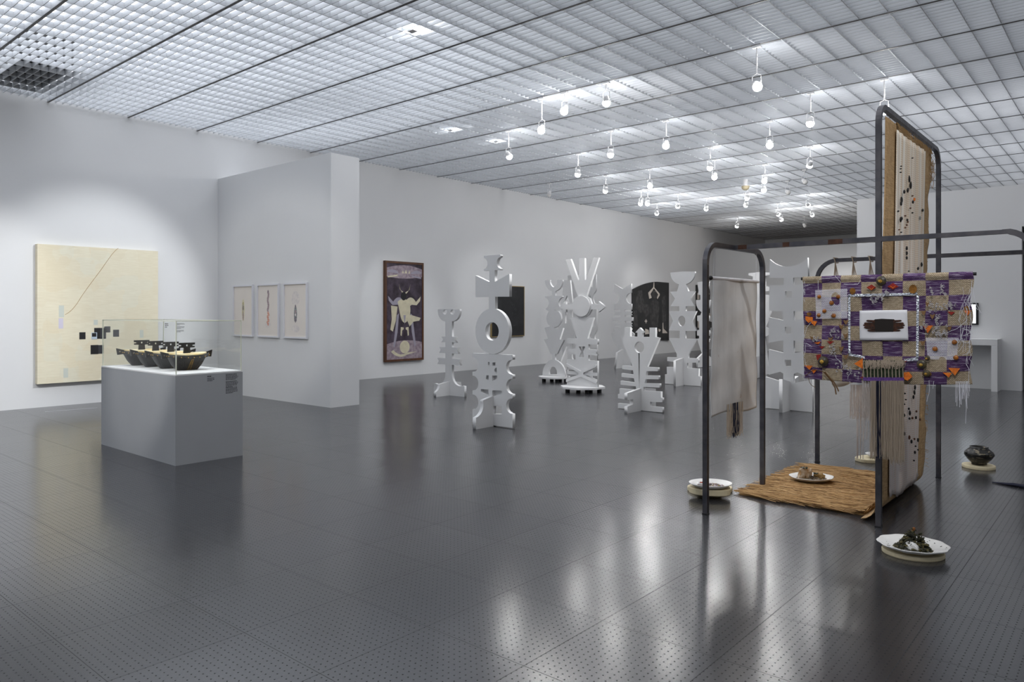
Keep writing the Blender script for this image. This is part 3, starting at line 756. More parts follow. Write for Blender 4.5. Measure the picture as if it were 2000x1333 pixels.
# boat-shaped drums
def boat(cx, label):
    cy = 3.665; L = .205; Wt = .145; Lb = .105; Wb = .045; zb, zt = PH+.001, PH+.155
    t = thing('drum_sculpture', label, 'sculpture', (cx, cy, PH), 'black boat-shaped drums in the case')
    bb = bmesh.new(); N = 24; rings = []
    for z, f in ((0, 0), (.35, .42), (.7, .78), (.86, .95), (1, 1)):
        ring = []
        for k in range(N):
            a = 2*PI*k/N; c, s_ = math.cos(a), math.sin(a)
            q = (abs(c)**4+abs(s_)**4)**-.25
            l = Lb+(L-Lb)*f; w_ = Wb+(Wt-Wb)*f
            w_ *= 1-.35*abs(s_*q)**3*f
            zz_ = zb+(zt-zb)*z+(.018*(abs(s_*q))**2 if z > .6 else 0)
            ring.append(bb.verts.new((cx+c*q*w_, cy+s_*q*l, zz_)))
        rings.append(ring)
    for i in range(len(rings)-1):
        for k in range(N): bb.faces.new((rings[i][k], rings[i][(k+1) % N], rings[i+1][(k+1) % N], rings[i+1][k]))
    bb.faces.new(rings[0]); bb.faces.new(rings[-1])
    hull = obj('hull', fixn(bb), M_blackwood, t)
    # rim band
    bb = bmesh.new()
    rim = [((v[0]), v[1]) for v in [(cx+math.cos(2*PI*k/N)*1, 0) for k in range(N)]]
    pts = []
    for k in range(N+1):
        a = 2*PI*k/N; c, s_ = math.cos(a), math.sin(a); q = (abs(c)**4+abs(s_)**4)**-.25
        w_ = Wt*(1-.35*abs(s_*q)**3); pts.append((cx+c*q*w_*1.02, cy+s_*q*L*1.01, zt-.018+.018*(abs(s_*q))**2))
    tube(bb, pts, .016, 6, cap=False); obj('rim_band', bb, M_blackwood, t)
    bb = bmesh.new(); ring = []
    for k in range(N):
        a = 2*PI*k/N; c, s_ = math.cos(a), math.sin(a); q = (abs(c)**4+abs(s_)**4)**-.25
        w_ = Wt*(1-.35*abs(s_*q)**3); ring.append((cx+c*q*w_*.93, cy+s_*q*L*.95, zt+.012+.018*(abs(s_*q))**2))
    lo = [bb.verts.new((p[0], p[1], p[2]-.02)) for p in ring]; hi = [bb.verts.new((p[0], p[1], p[2])) for p in ring]
    for k in range(N): bb.faces.new((lo[k], lo[(k+1) % N], hi[(k+1) % N], hi[k]))
    bb.faces.new(hi); bb.faces.new(lo); obj('drum_skin', fixn(bb), M_hide, t)
    # studs
    bb = bmesh.new()
    for k in range(N):
        p = pts[k]; d = Vector((p[0]-cx, p[1]-cy, 0)).normalized()
        blob(bb, (p[0]+d.x*.015, p[1]+d.y*.015, p[2]), .006, jit=0)
    obj('stud', bb, M_gold, t)['kind'] = 'stuff'
    bb = bmesh.new()
    for k in range(11):
        f = k/11; z = zb+.005+f*.12; xx = cx+Wb+(Wt-Wb)*(f*.95)+.002
        box(bb, xx-.002, xx+.003, cy-.01-.012*(1-f), cy-.004, z, z+.005); box(bb, xx-.002, xx+.003, cy+.004, cy+.01+.012*(1-f), z, z+.005)
    for s_ in (-1, 1): pass
    obj('stitching', bb, M_gold, hull)
    # end tabs with a hole, in the Y-Z plane
    for s_ in (-1, 1):
        yy = cy+s_*(L+.03)
        lp = [(-.045*s_, -.028), (.028*s_, -.036), (.040*s_, .038), (-.045*s_, .014)]
        cutout('end_tab', [lp, circle(.002*s_, .0, .010, 14)], .022, M_blackwood, t, 'YZ', (cx, yy, zt+.01), bevel=.001)
    # T-shaped handle
    h = [(-.036, 0), (-.030, .075), (-.078, .078), (-.078, .092), (-.055, .094), (-.055, .104), (-.080, .107), (-.080, .128), (.080, .128), (.080, .107), (.055, .104), (.055, .094), (.078, .092), (.078, .078), (.030, .075), (.036, 0)]
    h = [(a*1.05, b) for a, b in h]
    cutout('handle', [h, circle(0, .10, .011, 14)], .018, M_blackwood, t, 'YZ', (cx, cy, zt+.004), bevel=.001)
for cxx, l in ((-8.74, 'black boat-shaped drum in the case, farthest left of four'), (-8.38, 'black boat-shaped drum in the case, second from the left'),
               (-8.01, 'black boat-shaped drum in the case, second from the right'), (-7.64, 'black boat-shaped drum in the case, nearest and farthest right')):
    boat(cxx, l)

# ---------------------------------------------------------------- pictures on the left wall
def frame_x(name, label, cat, Y0, Y1, z0, z1, depth, fw, fm, face_m, inner=.01):
    """picture hanging on the left wall"""
    t = thing(name, label, cat, (WX, (Y0+Y1)/2, z0))
    if fw:
        bb = bmesh.new()
        box(bb, WX+.003, WX+depth, Y0, Y1, z0, z0+fw); box(bb, WX+.003, WX+depth, Y0, Y1, z1-fw, z1)
        box(bb, WX+.003, WX+depth, Y0, Y0+fw, z0+fw, z1-fw); box(bb, WX+.003, WX+depth, Y1-fw, Y1, z0+fw, z1-fw)
        obj('picture_frame', bb, fm, t)
    o = obj('painted_panel', bx(WX+.003, WX+depth-inner, Y0+fw, Y1-fw, z0+fw, z1-fw), face_m, t)
    return t
t = thing('cream_canvas', 'large square cream canvas with black squares on the left wall', 'painting', (WX, 4.8, .35))
obj('stretched_canvas', bx(WX+.003, WX+.10, 3.90, 5.75, .375, 2.565), M_canvas, t)
bb = bmesh.new(); bb2 = bmesh.new()
XF = WX+.1005
def patch(bm, x0, y0, x1, y1, mi=0, t_=.0015):
    a = on_x(x0, y0, XF); c = on_x(x1, y1, XF); box(bm, XF-.001, XF+t_, a.y, c.y, c.z, a.z, mi)
Mb = [mat('black_paint', (.008, .008, .01), .5), mat('charcoal_paint', (.03, .03, .035), .6), mat('pale_blue_paint', (.42, .50, .58), .6), mat('grey_blue_paint', (.52, .55, .50), .6), mat('lilac_paint', (.55, .52, .62), .6)]
for r in [(155, 649.5, 167, 663), (184, 641, 196, 662), (177, 674.5, 192, 692)]: patch(bb, *r)
for r in [(196, 641, 207, 662, 1), (203.5, 638, 215.5, 649.5, 1), (221, 644.5, 232.5, 658, 1), (192, 674.5, 202.5, 691, 1), (178.5, 650, 189.5, 663, 2)]: patch(bb, *r[:4], mi=r[4], t_=.0025)
patch(bb, 179.5, 651, 188, 658, 0, .0035)
obj('painted_square', bb, Mb, t)
for r in [(115, 597, 125, 620, 3), (114.5, 622, 123.5, 642, 4), (273, 645, 280, 660, 3), (124, 720, 133, 738, 3), (183, 625, 191, 635, 3)]: patch(bb2, *r[:4], mi=r[4], t_=.001)
obj('tinted_patch', bb2, Mb, t)
bb = bmesh.new(); P = [on_x(x, y, XF+.001) for x, y in ((127, 615), (134, 611), (141, 605), (150, 594), (160, 578), (172, 561), (184, 545), (196, 529), (208, 512), (218, 498), (226, 489), (231, 485))]
tube(bb, P, .003, 4); obj('drawn_line', bb, mat('ochre_line', (.35, .22, .07), .7), t)
# wall text beside the canvas
t = thing('wall_text', 'tiny printed wall text behind the acrylic case, right of the cream canvas', 'wall text', (WX, 6.1, 1.2))
bb = bmesh.new()
for r, n in (((322, 631.5, 329.5, 641), 3),):
    a = on_x(r[0], r[1], WX+.001); c = on_x(r[2], r[3], WX+.001); textlines(bb, (a.y, c.y, c.z, a.z), n, 1, X=WX+.001)
obj('printed_title', bb, M_ink, t); bb = bmesh.new()
for r, n in (((343, 631.5, 361, 636), 3), ((343, 638, 361, 643), 3), ((343, 645, 360, 649.5), 3)):
    a = on_x(r[0], r[1], WX+.001); c = on_x(r[2], r[3], WX+.001); textlines(bb, (a.y, c.y, c.z, a.z), n, 1, X=WX+.001)
obj('printed_text', bb, M_ink, t)
# three framed drawings on the partition
YP = 6.9
def drawing(label, x0, x1, kind):
    z0, z1 = 1.065, 1.985
    t = thing('framed_drawing', label, 'framed drawing', ((x0+x1)/2, YP, z0), 'framed drawings on the partition')
    bb = bmesh.new(); f = .028; d = .035
    box(bb, x0, x1, YP-d, YP-.002, z0, z0+f); box(bb, x0, x1, YP-d, YP-.002, z1-f, z1); box(bb, x0, x0+f, YP-d, YP-.002, z0+f, z1-f); box(bb, x1-f, x1, YP-d, YP-.002, z0+f, z1-f)
    obj('picture_frame', bb, M_whiteframe, t)
    obj('drawing_paper', bx(x0+f, x1-f, YP-.016, YP-.002, z0+f, z1-f), mat('drawing_paper', (.72, .67, .62), .8, noise=.04, nscale=3), t)
    cx = (x0+x1)/2; H = z1-z0
    def el(bm, sx, sz, rx, rz, mi, n=16, d=.0):
        vs = [bm.verts.new((cx+sx+rx*math.cos(2*PI*k/n), YP-.0165-d, z0+sz+rz*math.sin(2*PI*k/n))) for k in range(n)]
        fc = bm.faces.new(vs); fc.material_index = mi
        if fc.normal.y > 0: fc.normal_flip()
    bb = bmesh.new()
    ms = [mat('ink_grey', (.10, .08, .10), .8, col2=(.3, .27, .3), nscale=60), mat('wash_yellow', (.55, .5, .22), .8, col2=(.7, .65, .5), nscale=40), mat('wash_red', (.50, .13, .06), .8, col2=(.72, .5, .42), nscale=70),
          mat('wash_teal', (.12, .2, .19), .8, col2=(.4, .42, .4), nscale=60), mat('wash_pale', (.60, .56, .55), .8, col2=(.70, .65, .61), nscale=20), mat('ink_plum', (.22, .14, .17), .8, col2=(.45, .38, .38), nscale=60)]
    if kind == 0:
        el(bb, 0, .47, .045, .20, 1, d=.0002); el(bb, 0, .60, .008, .015, 0, d=.0006); el(bb, 0, .55, .012, .04, 0, d=.0006); el(bb, 0, .49, .020, .05, 4, d=.0004); el(bb, 0, .49, .011, .045, 0, d=.0008); el(bb, 0, .37, .019, .09, 5, d=.0008)
        for s_ in (-1, 1): el(bb, s_*.016, .51, .005, .04, 0, d=.001)
    elif kind == 1:
        for i in range(9): el(bb, .012*math.sin(i*1.3), .78-i*.038, .026, .036, 5, d=.0003+i*.0001)
        el(bb, .002, .79, .014, .014, 0, d=.0015)
        for i in range(7): el(bb, .018*math.sin(i*2.1), .42-i*.032, .026, .03, 2, d=.0003+i*.0001)
        el(bb, 0, .22, .09, .05, 4, d=.0002)
    else:
        el(bb, 0, .66, .12, .12, 4, d=.0001); el(bb, 0, .16, .12, .06, 4, d=.0001); el(bb, 0, .40, .045, .14, 3, d=.0003); el(bb, 0, .52, .018, .04, 0, d=.0006); el(bb, 0, .44, .026, .035, 5, d=.0008); el(bb, 0, .39, .022, .022, 4, d=.001); el(bb, 0, .31, .022, .05, 0, d=.001)
        for s_ in (-1, 1): el(bb, s_*.03, .36, .008, .08, 0, d=.0012)
    obj('drawn_figure', bb, ms, t)
drawing('white-framed drawing of a slim figure in yellow wash, left of three on the partition', -12.555, -11.875, 0)
drawing('white-framed drawing of a plum figure over a red one, middle of three', -11.74, -11.05, 1)
drawing('white-framed drawing of a small dark green figure, right of three on the partition', -10.91, -10.225, 2)
# tall framed painting (plain abstract stand-in)
t = frame_x('tall_painting', 'tall narrow painting of cream shapes on dark plum in a brown wood frame', 'painting', 10.86, 12.05, .355, 2.68, .07, .05, M_brown, mat('plum_ground', (.022, .014, .022), .6, col2=(.07, .05, .075), nscale=5))
XP = WX+.061
def sh_x(bm, pts, mi, lift=0):
    q = expand(pts); vs = [bm.verts.new((XP+lift, 10.91+a*1.09, .405+b*2.225)) for a, b in q]
    f = bm.faces.new(vs); f.material_index = mi
    if f.normal.x < 0: f.normal_flip()
bb = bmesh.new()
sh_x(bb, [(0, 0), (1, 0), (1, .17), (.5, .195, 1), (0, .16)], 1, .0003)
sh_x(bb, [(0, .86), (.5, .845, 1), (1, .87), (1, .95), (.5, .985, 1), (0, .95)], 1, .0003)
for a, b, r, mi in [(.5, .125, .14, 0)]:
    sh_x(bb, [(a+r*math.cos(q*PI/12), b+r*.48*math.sin(q*PI/12)) for q in range(24)], 0, .001)
for pts in ([(.42, .9), (.45, .935), (.48, .9)], [(.50, .9), (.535, .94), (.57, .9)], [(.60, .9), (.63, .935), (.66, .9)]): sh_x(bb, pts, 0, .0012)
for s_ in (-1, 1):
    m_ = lambda pts: [(.5+s_*a, b)+tuple(r) for a, b, *r in pts]
    sh_x(bb, m_([(.18, .91), (.32, .935, 1), (.48, .92), (.48, .905), (.3, .90, 1), (.18, .895)]), 2, .001)
    sh_x(bb, m_([(.2, .885), (.32, .875, 1), (.47, .865), (.47, .85), (.3, .86, 1), (.2, .87)]), 2 if s_ > 0 else 0, .001)
    sh_x(bb, m_([(.02, .70), (.14, .73), (.16, .79), (.11, .72, 1), (.05, .69), (.01, .67)]), 0, .001)
    sh_x(bb, m_([(.05, .62), (.2, .645, 1), (.32, .60), (.46, .66), (.44, .61), (.34, .565), (.2, .57), (.02, .52)]), 0 if s_ > 0 else 2, .001)
    sh_x(bb, m_([(.16, .48), (.22, .46), (.27, .3), (.32, .14), (.28, .12), (.2, .28)]), 2, .0012)
    sh_x(bb, m_([(.03, .33), (.11, .335), (.12, .25), (.085, .24), (.07, .3), (.03, .31)]), 0, .0012)
sh_x(bb, [(.3, .60), (.42, .63, 1), (.62, .60), (.66, .5, 1), (.60, .42), (.5, .38, 1), (.38, .45)], 0, .0013)
sh_x(bb, [(.12, .56), (.3, .55), (.25, .40), (.17, .29), (.1, .31), (.14, .42)], 0, .0014)
sh_x(bb, [(.6, .47), (.96, .43), (.92, .40), (.75, .39), (.64, .34), (.55, .42)], 0, .0014)
sh_x(bb, [(.12, .08), (.3, .03, 1), (.55, .04), (.85, .07), (.55, .065), (.3, .06, 1), (.18, .10)], 0, .0014)
sh_x(bb, [(.46, .46), (.53, .46), (.50, .36)], 2, .0016)
sh_x(bb, [(.47+.08*math.cos(q*PI/10), .66+.045*math.sin(q*PI/10)) for q in range(20)], 3, .0018)
obj('painted_shape', bb, [mat('cream_paint', (.60, .55, .40), .6, noise=.15, nscale=9), mat('mauve_paint', (.20, .15, .19), .6, col2=(.34, .28, .31), nscale=14), mat('grey_mauve_paint', (.30, .28, .34), .6), M_black], t)
# dark painting
t = frame_x('dark_painting', 'near-black painting in a thin gold frame behind the ring totem', 'painting', 14.5, 15.88, .83, 2.22, .05, .02, mat('gilt', (.35, .26, .12), .4, metal=.5), mat('near_black_paint', (.012, .013, .014), .5, col2=(.022, .022, .024), nscale=4), .006)
bb = bmesh.new(); random.seed(5)
for _ in range(26):
    y = 15.38+random.gauss(0, .10); z = 1.55+random.gauss(0, .22); a = random.uniform(0, PI); l = random.uniform(.02, .07)
    tube(bb, [(WX+.0455, y, z), (WX+.0455, y+l*math.cos(a), z+l*math.sin(a))], .0035, 4)
obj('brush_mark', bb, mat('grey_marks', (.06, .065, .07), .6), t)['kind'] = 'stuff'
# black arched panels
def arched(label, Y0, Y1, pts, det):
    t = thing('arched_painting', label, 'painting', (WX, (Y0+Y1)/2, .47))
    cutout('panel_board', [expand(pts)], .05, mat('glossy_black_paint', (.006, .006, .007), .3, col2=(.014, .014, .015), nscale=3), t, 'YZ', (WX+.03, 0, 0))
    bb = bmesh.new(); XQ = WX+.056
    for q, mi in det:
        vs = [bb.verts.new((XQ, a, b)) for a, b in expand(q)]; f = bb.faces.new(vs); f.material_index = mi
        XQ += .0004
    for f in bb.faces:
        f.normal_update()
        if f.normal.x < 0: f.normal_flip()
    obj('painted_figure', bb, [mat('bone_paint', (.62, .56, .50), .6), mat('smoky_paint', (.030, .029, .030), .5, col2=(.075, .072, .072), nscale=8)], t)
wx = lambda x, y: (lambda q: (q.y, q.z))(on_x(1190+x/7.84, 530+y/7.84, WX+.056))
det = [([wx(*p) for p in q], m_) for q, m_ in [
  ([(680, 170), (690, 172), (690, 250), (772, 345), (772, 372), (738, 428), (728, 405), (748, 358), (684, 262), (632, 348), (650, 408), (612, 425), (596, 330), (672, 248)], 0),
  ([(440, 300), (500, 290), (520, 420), (560, 600), (480, 640), (400, 560), (410, 430)], 1), ([(530, 500), (610, 520), (620, 660), (560, 700), (520, 620)], 1),
  ([(640, 460), (700, 430), (760, 470), (765, 620), (740, 850), (640, 850), (620, 640)], 1), ([(800, 380), (860, 370), (870, 880), (820, 880)], 1), ([(370, 610), (420, 600), (440, 850), (380, 850)], 1),
  ([(665, 305), (705, 305), (705, 318), (665, 318)], 0), ([(541, 758), (555, 758), (555, 738), (567, 738), (567, 758), (580, 758), (580, 774), (567, 774), (567, 798), (555, 798), (555, 774), (541, 774)], 0),
  ([(815, 790), (825, 790), (830, 880), (880, 930), (890, 950), (812, 950)], 0), ([(548, 880), (600, 900), (612, 960), (545, 970)], 0), ([(700, 880), (735, 900), (735, 955), (706, 958)], 0), ([(752, 880), (790, 900), (770, 930), (752, 920)], 0),
  ([(645, 320), (684, 300), (728, 330), (725, 400), (684, 425), (645, 395)], 1)]]
arched('large black arched panel with cream raised arms on the far left wall', 21.65, 24.18,
       [(21.65, .62), (21.65, 2.26), (22.55, 2.50, 1), (23.3, 2.585), (24.18, 2.575), (24.18, .465)], det)
wx2 = lambda x, y: (lambda q: (q.y, q.z))(on_x(1300+x/8.33, 520+y/8.33, WX+.056))
det = [([wx2(*p) for p in q], m_) for q, m_ in [([(515, 440), (550, 440), (550, 540), (515, 545)], 0), ([(710, 760), (742, 800), (725, 835), (708, 820)], 0), ([(525, 810), (560, 830), (555, 1000), (520, 1010)], 0), ([(705, 900), (750, 910), (750, 1000), (705, 1010)], 1)]]
arched('narrow black arched panel seen between the steel post and the grey cloth', 26.4, 28.1,
       [(26.4, .47), (26.4, 2.56), (27.0, 2.57), (27.45, 2.50, 1), (27.56, 2.1), (27.56, .47)], det)

# ---------------------------------------------------------------- right side: table and screen
t = thing('wall_table', 'white slab-legged table against the far right partition', 'table', (-2.7, 16.6, 0))
obj('tabletop', bx(-3.9, -2.03, 16.42, 16.895, .87, .985), M_wall, t)
obj('leg', bx(-2.13, -2.03, 16.42, 16.895, 0, .868), M_wall, t); obj('leg', bx(-3.9, -3.8, 16.42, 16.895, 0, .868), M_wall, t)
t = thing('wall_screen', 'small lit upright screen on the partition above the white table', 'screen', (-2.58, 16.9, 1.33))
obj('screen_frame', bx(-2.72, -2.40, 16.86, 16.895, 1.25, 1.68), M_black, t)
obj('display', bx(-2.70, -2.44, 16.855, 16.859, 1.28, 1.65), mat('screen_glow', (.9, .95, 1), .4, emit=(.85, .93, 1), es=1.3), t)

# ---------------------------------------------------------------- steel frame
def square_sweep(bm, pts, nrm, w=.036):
    """square tube along a planar path; nrm = plane normal"""
    nrm = Vector(nrm); pts = [Vector(p) for p in pts]; rings = []
    for i, p in enumerate(pts):
        if i == 0: d = pts[1]-p
        elif i == len(pts)-1: d = p-pts[i-1]
        else: d = (pts[i+1]-p).normalized()+(p-pts[i-1]).normalized()
        d.normalize(); s = d.cross(nrm).normalized(); h = w/2
        rings.append([bm.verts.new(p+s*a*h+nrm*b*h) for a, b in ((-1, -1), (1, -1), (1, 1), (-1, 1))])
    for i in range(len(rings)-1):
        for k in range(4): bm.faces.new((rings[i][k], rings[i][(k+1) % 4], rings[i+1][(k+1) % 4], rings[i+1][k]))
    bm.faces.new(rings[0]); bm.faces.new(rings[-1])
    return fixn(bm)
def corner(c, r, a0, a1, ax, n=8):
    out = []
    for k in range(n+1):
        a = a0+(a1-a0)*k/n; u, z = r*math.cos(a), r*math.sin(a)
        out.append((c[0]+(u if ax == 'x' else 0), c[1]+(u if ax == 'y' else 0), c[2]+z))
    return out
fr = thing('steel_frame', 'freestanding frame of dark square steel tube with rounded arches holding textiles', 'metal frame', (-1.9, 6.2, 0))
XA, XT = -2.45, -1.385; Y1, Y2, YA, YBk = 5.085, 6.165, 5.565, 7.57; TOP = 2.01; W_ = .036
def arch_path(x, ya, yb, top, r):
    return [(x, ya, 0)]+corner((x, ya+r, top-r), r, PI, PI/2, 'y')+corner((x, yb-r, top-r), r, PI/2, 0, 'y')+[(x, yb, 0)]
obj('small_arch', square_sweep(bmesh.new(), arch_path(XA, Y1, Y2, TOP, .15), (1, 0, 0), W_), M_steel, fr)
obj('tall_arch', square_sweep(bmesh.new(), arch_path(XT, YA, YBk, 2.955, .14), (1, 0, 0), W_), M_steel, fr)
XE = -.50
pth = [(XA+W_/2+.001, YA, TOP-.001), (XE-.15, YA, TOP-.001)]+corner((XE-.15, YA, TOP-.15), .15, PI/2, 0, 'x')+[(XE, YA, 0)]
bbx = square_sweep(bmesh.new(), [(XT+W_/2+.0005, YA, TOP-.001)]+pth[1:], (0, 1, 0), W_); obj('front_bar', bbx, M_steel, fr)
obj('front_bar', square_sweep(bmesh.new(), [(XA+W_/2+.0005, YA, TOP-.001), (XT-W_/2-.0005, YA, TOP-.001)], (0, 1, 0), W_), M_steel, fr)
pth = [(XA, YBk, 0)]+corner((XA+.19, YBk, TOP-.19), .19, PI, PI/2, 'x')+[(XT-W_/2-.0005, YBk, TOP)]
obj('back_bar', square_sweep(bmesh.new(), pth, (0, 1, 0), W_), M_steel, fr)
pth = [(XT+W_/2+.0005, YBk, TOP), (.35, YBk, TOP)]+corner((.35, YBk, TOP-.15), .15, PI/2, 0, 'x')+[(.5, YBk, 0)]
obj('back_bar', square_sweep(bmesh.new(), pth, (0, 1, 0), W_), M_steel, fr)
for (x, y) in ((XA, Y1), (XA, Y2), (XT, YA), (XT, YBk), (XA, YBk)):
    obj('foot_cap', bx(x-.021, x+.021, y-.021, y+.021, 0, .006), M_black, fr)
# polished groove along the posts' corners and rusty weld stains
for (x, y, z0, z1) in ((XA, Y1, .01, TOP-.16), (XT, YA, .01, 2.8), (XT, YBk, .01, 2.8), (XA, Y2, .01, TOP-.16)):
    obj('groove', bx(x+W_/2, x+W_/2+.0012, y-.004, y+.004, z0, z1), M_black, fr)
for (x0, x1) in ((-2.40, -2.33), (-2.05, -2.0), (-1.72, -1.62)):
    obj('rust_stain', bx(x0, x1, YA-W_/2-.0008, YA-W_/2, TOP-.018, TOP+.017), M_rust, fr)

# ---------------------------------------------------------------- textiles
def sheet(name, fn, nu, nv, m, parent, thick=.0, smooth=True, uvf=None):
    bm = bmesh.new(); vs = [[bm.verts.new(fn(i/nu, j/nv)) for j in range(nv+1)] for i in range(nu+1)]
    uvl = bm.loops.layers.uv.new('UVMap')
    for i in range(nu):
        for j in range(nv):
            f = bm.faces.new((vs[i][j], vs[i+1][j], vs[i+1][j+1], vs[i][j+1]))
            if uvf:
                for lp, (a, b) in zip(f.loops, ((i, j), (i+1, j), (i+1, j+1), (i, j+1))): lp[uvl].uv = uvf(a/nu, b/nv)
    if thick:
        me = bpy.data.meshes.new(name); bm.to_mesh(me); bm.free()
        o = obj(name, me, m, parent, smooth)
        md = o.modifiers.new('thickness', 'SOLIDIFY'); md.thickness = thick; md.offset = 0
        return o
    return obj(name, bm, m, parent, smooth)
def strand(bm, x, y, z0, z1, r=.0016, sway=.01, seg=7, jx=None):
    ph = random.uniform(0, 6.28); a = random.uniform(0, 6.28); n = seg
    P = []
    for k in range(n+1):
        f = k/n; s = sway*math.sin(ph+f*random.uniform(3, 5))*f
        P.append((x+s*math.cos(a), y+s*math.sin(a)*.6, z0+(z1-z0)*f))
    tube(bm, P, r, 4, cap=False)
random.seed(11)
# grey stained cloth in the small arch
YL, YR = 5.195, 6.04
t = thing('grey_cloth_hanging', 'pale grey stained cloth hung from a dowel inside the small steel arch', 'textile', (XA, 5.6, .7))
def fcl(u, v):
    y = YL+(YR-YL)*u; z = 1.755-1.05*v
    y += .018*math.sin(v*7)*(1-2*u)*v + (-.03*v if u < .1 else 0)
    z += .03*math.sin(u*6)*max(0, v-.9)*6
    return (XA+.005*math.sin(u*9+v*4)+.003*math.sin(v*21+u*5), y, z)
sheet('cloth', fcl, 40, 60, M_cloth, t, .002)
bb = bmesh.new(); tube(bb, [(XA, YL-.022, 1.757), (XA, YR+.03, 1.757)], .013, 12); obj('dowel', bb, M_whiteframe, t)
bb = bmesh.new(); blob(bb, (XA, YL-.03, 1.757), .018, jit=0, sub=2); obj('dowel_cap', bb, M_black, t)
bb = bmesh.new()
for yy in (YL+.02, YR-.02):
    tube(bb, [(XA, yy, 1.765), (XA+.006, yy, TOP-.02)], .0012, 4)
obj('hanging_line', bb, M_thread, t)
for nm, mt, y0, y1, n in (('pale_tassel', M_tan, 5.44, 5.72, 90), ('dark_tassel', M_navy, 5.53, 5.65, 70)):
    bb = bmesh.new()
    for _ in range(n): strand(bb, XA+random.uniform(-.012, .018), random.uniform(y0, y1), .78, random.uniform(.50, .56), .0022, .012)
    obj(nm, bb, mt, t)['kind'] = 'stuff'
# burlap hanging that turns into the straw mat
t = thing('burlap_hanging', 'tall burlap hanging with a cream knitted centre running down into a straw mat', 'textile', (XT, 6.5, 0))
def fb(u, v, off=0.0):
    L = v*2.92
    y = 5.74-.10*v*(1-u)+1.50*u+.015*math.sin(v*9+u*3)
    if u > .93: y += .03*math.sin(v*31)+.02*math.sin(v*77)
    zz_ = 2.905-L
    lean = -.045*min(1, v*1.05)
    fold = .008*math.sin(u*10+v*3)+.004*math.sin(u*27+v*9)
    if zz_ > .12: return (XT+.0+lean+fold*(.3+v)+off, y, zz_)
    a = min(PI/2, (.12-zz_)/.12*1.35)
    return (XT+lean+fold*.3*(1-math.sin(a))-.10*(1-math.cos(a))+off, y, .12-.105*math.sin(a))
sheet('burlap_sheet', lambda u, v: fb(u, v), 46, 90, M_burl, t, .003)
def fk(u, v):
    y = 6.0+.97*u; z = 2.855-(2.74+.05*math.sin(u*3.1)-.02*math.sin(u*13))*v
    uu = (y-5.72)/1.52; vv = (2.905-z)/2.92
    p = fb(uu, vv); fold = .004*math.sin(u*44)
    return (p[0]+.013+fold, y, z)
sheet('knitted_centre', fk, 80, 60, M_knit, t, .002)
bb = bmesh.new()
for k in range(95):
    z = random.uniform(.15, 2.85); y = 7.24+.02*math.sin(z*9)
    tube(bb, [(XT-.05, y-.01, z), (XT-.03, y+random.uniform(.01, .05), z+random.uniform(-.02, .01)), (XT-.03, y+random.uniform(.02, .07), z-random.uniform(0, .04))], .0015, 4)
for k in range(40):
    z = random.uniform(2.66, 2.9); y = random.uniform(7.1, 7.4)
    tube(bb, [(XT, y, z), (XT+random.uniform(-.03, .03), y+random.uniform(-.03, .05), z-.03), (XT, y+random.uniform(-.04, .04), z-.08)], .002, 4)
for k in range(80):
    y = random.uniform(5.98, 7.2); z = 2.9-.0*y
    tube(bb, [(XT-.01, y, z), (XT+.01, y+.02, z+.015), (XT+.02, y+.03, z-.03)], .003, 4)
obj('frayed_edge', bb, M_burlap, t)['kind'] = 'stuff'
bb = bmesh.new()
for k in range(24):
    y = 5.85+1.4*k/23
    tube(bb, [(XT, y, 2.89), (XT+.019, y+.01, 2.93), (XT+.022, y+.015, 2.965), (XT-.0, y+.018, 2.98), (XT-.02, y+.02, 2.94), (XT, y+.03, 2.90)], .0012, 4, cap=False)
obj('lacing_wire', bb, mat('wire', (.25, .25, .25), .4, metal=.8), t)
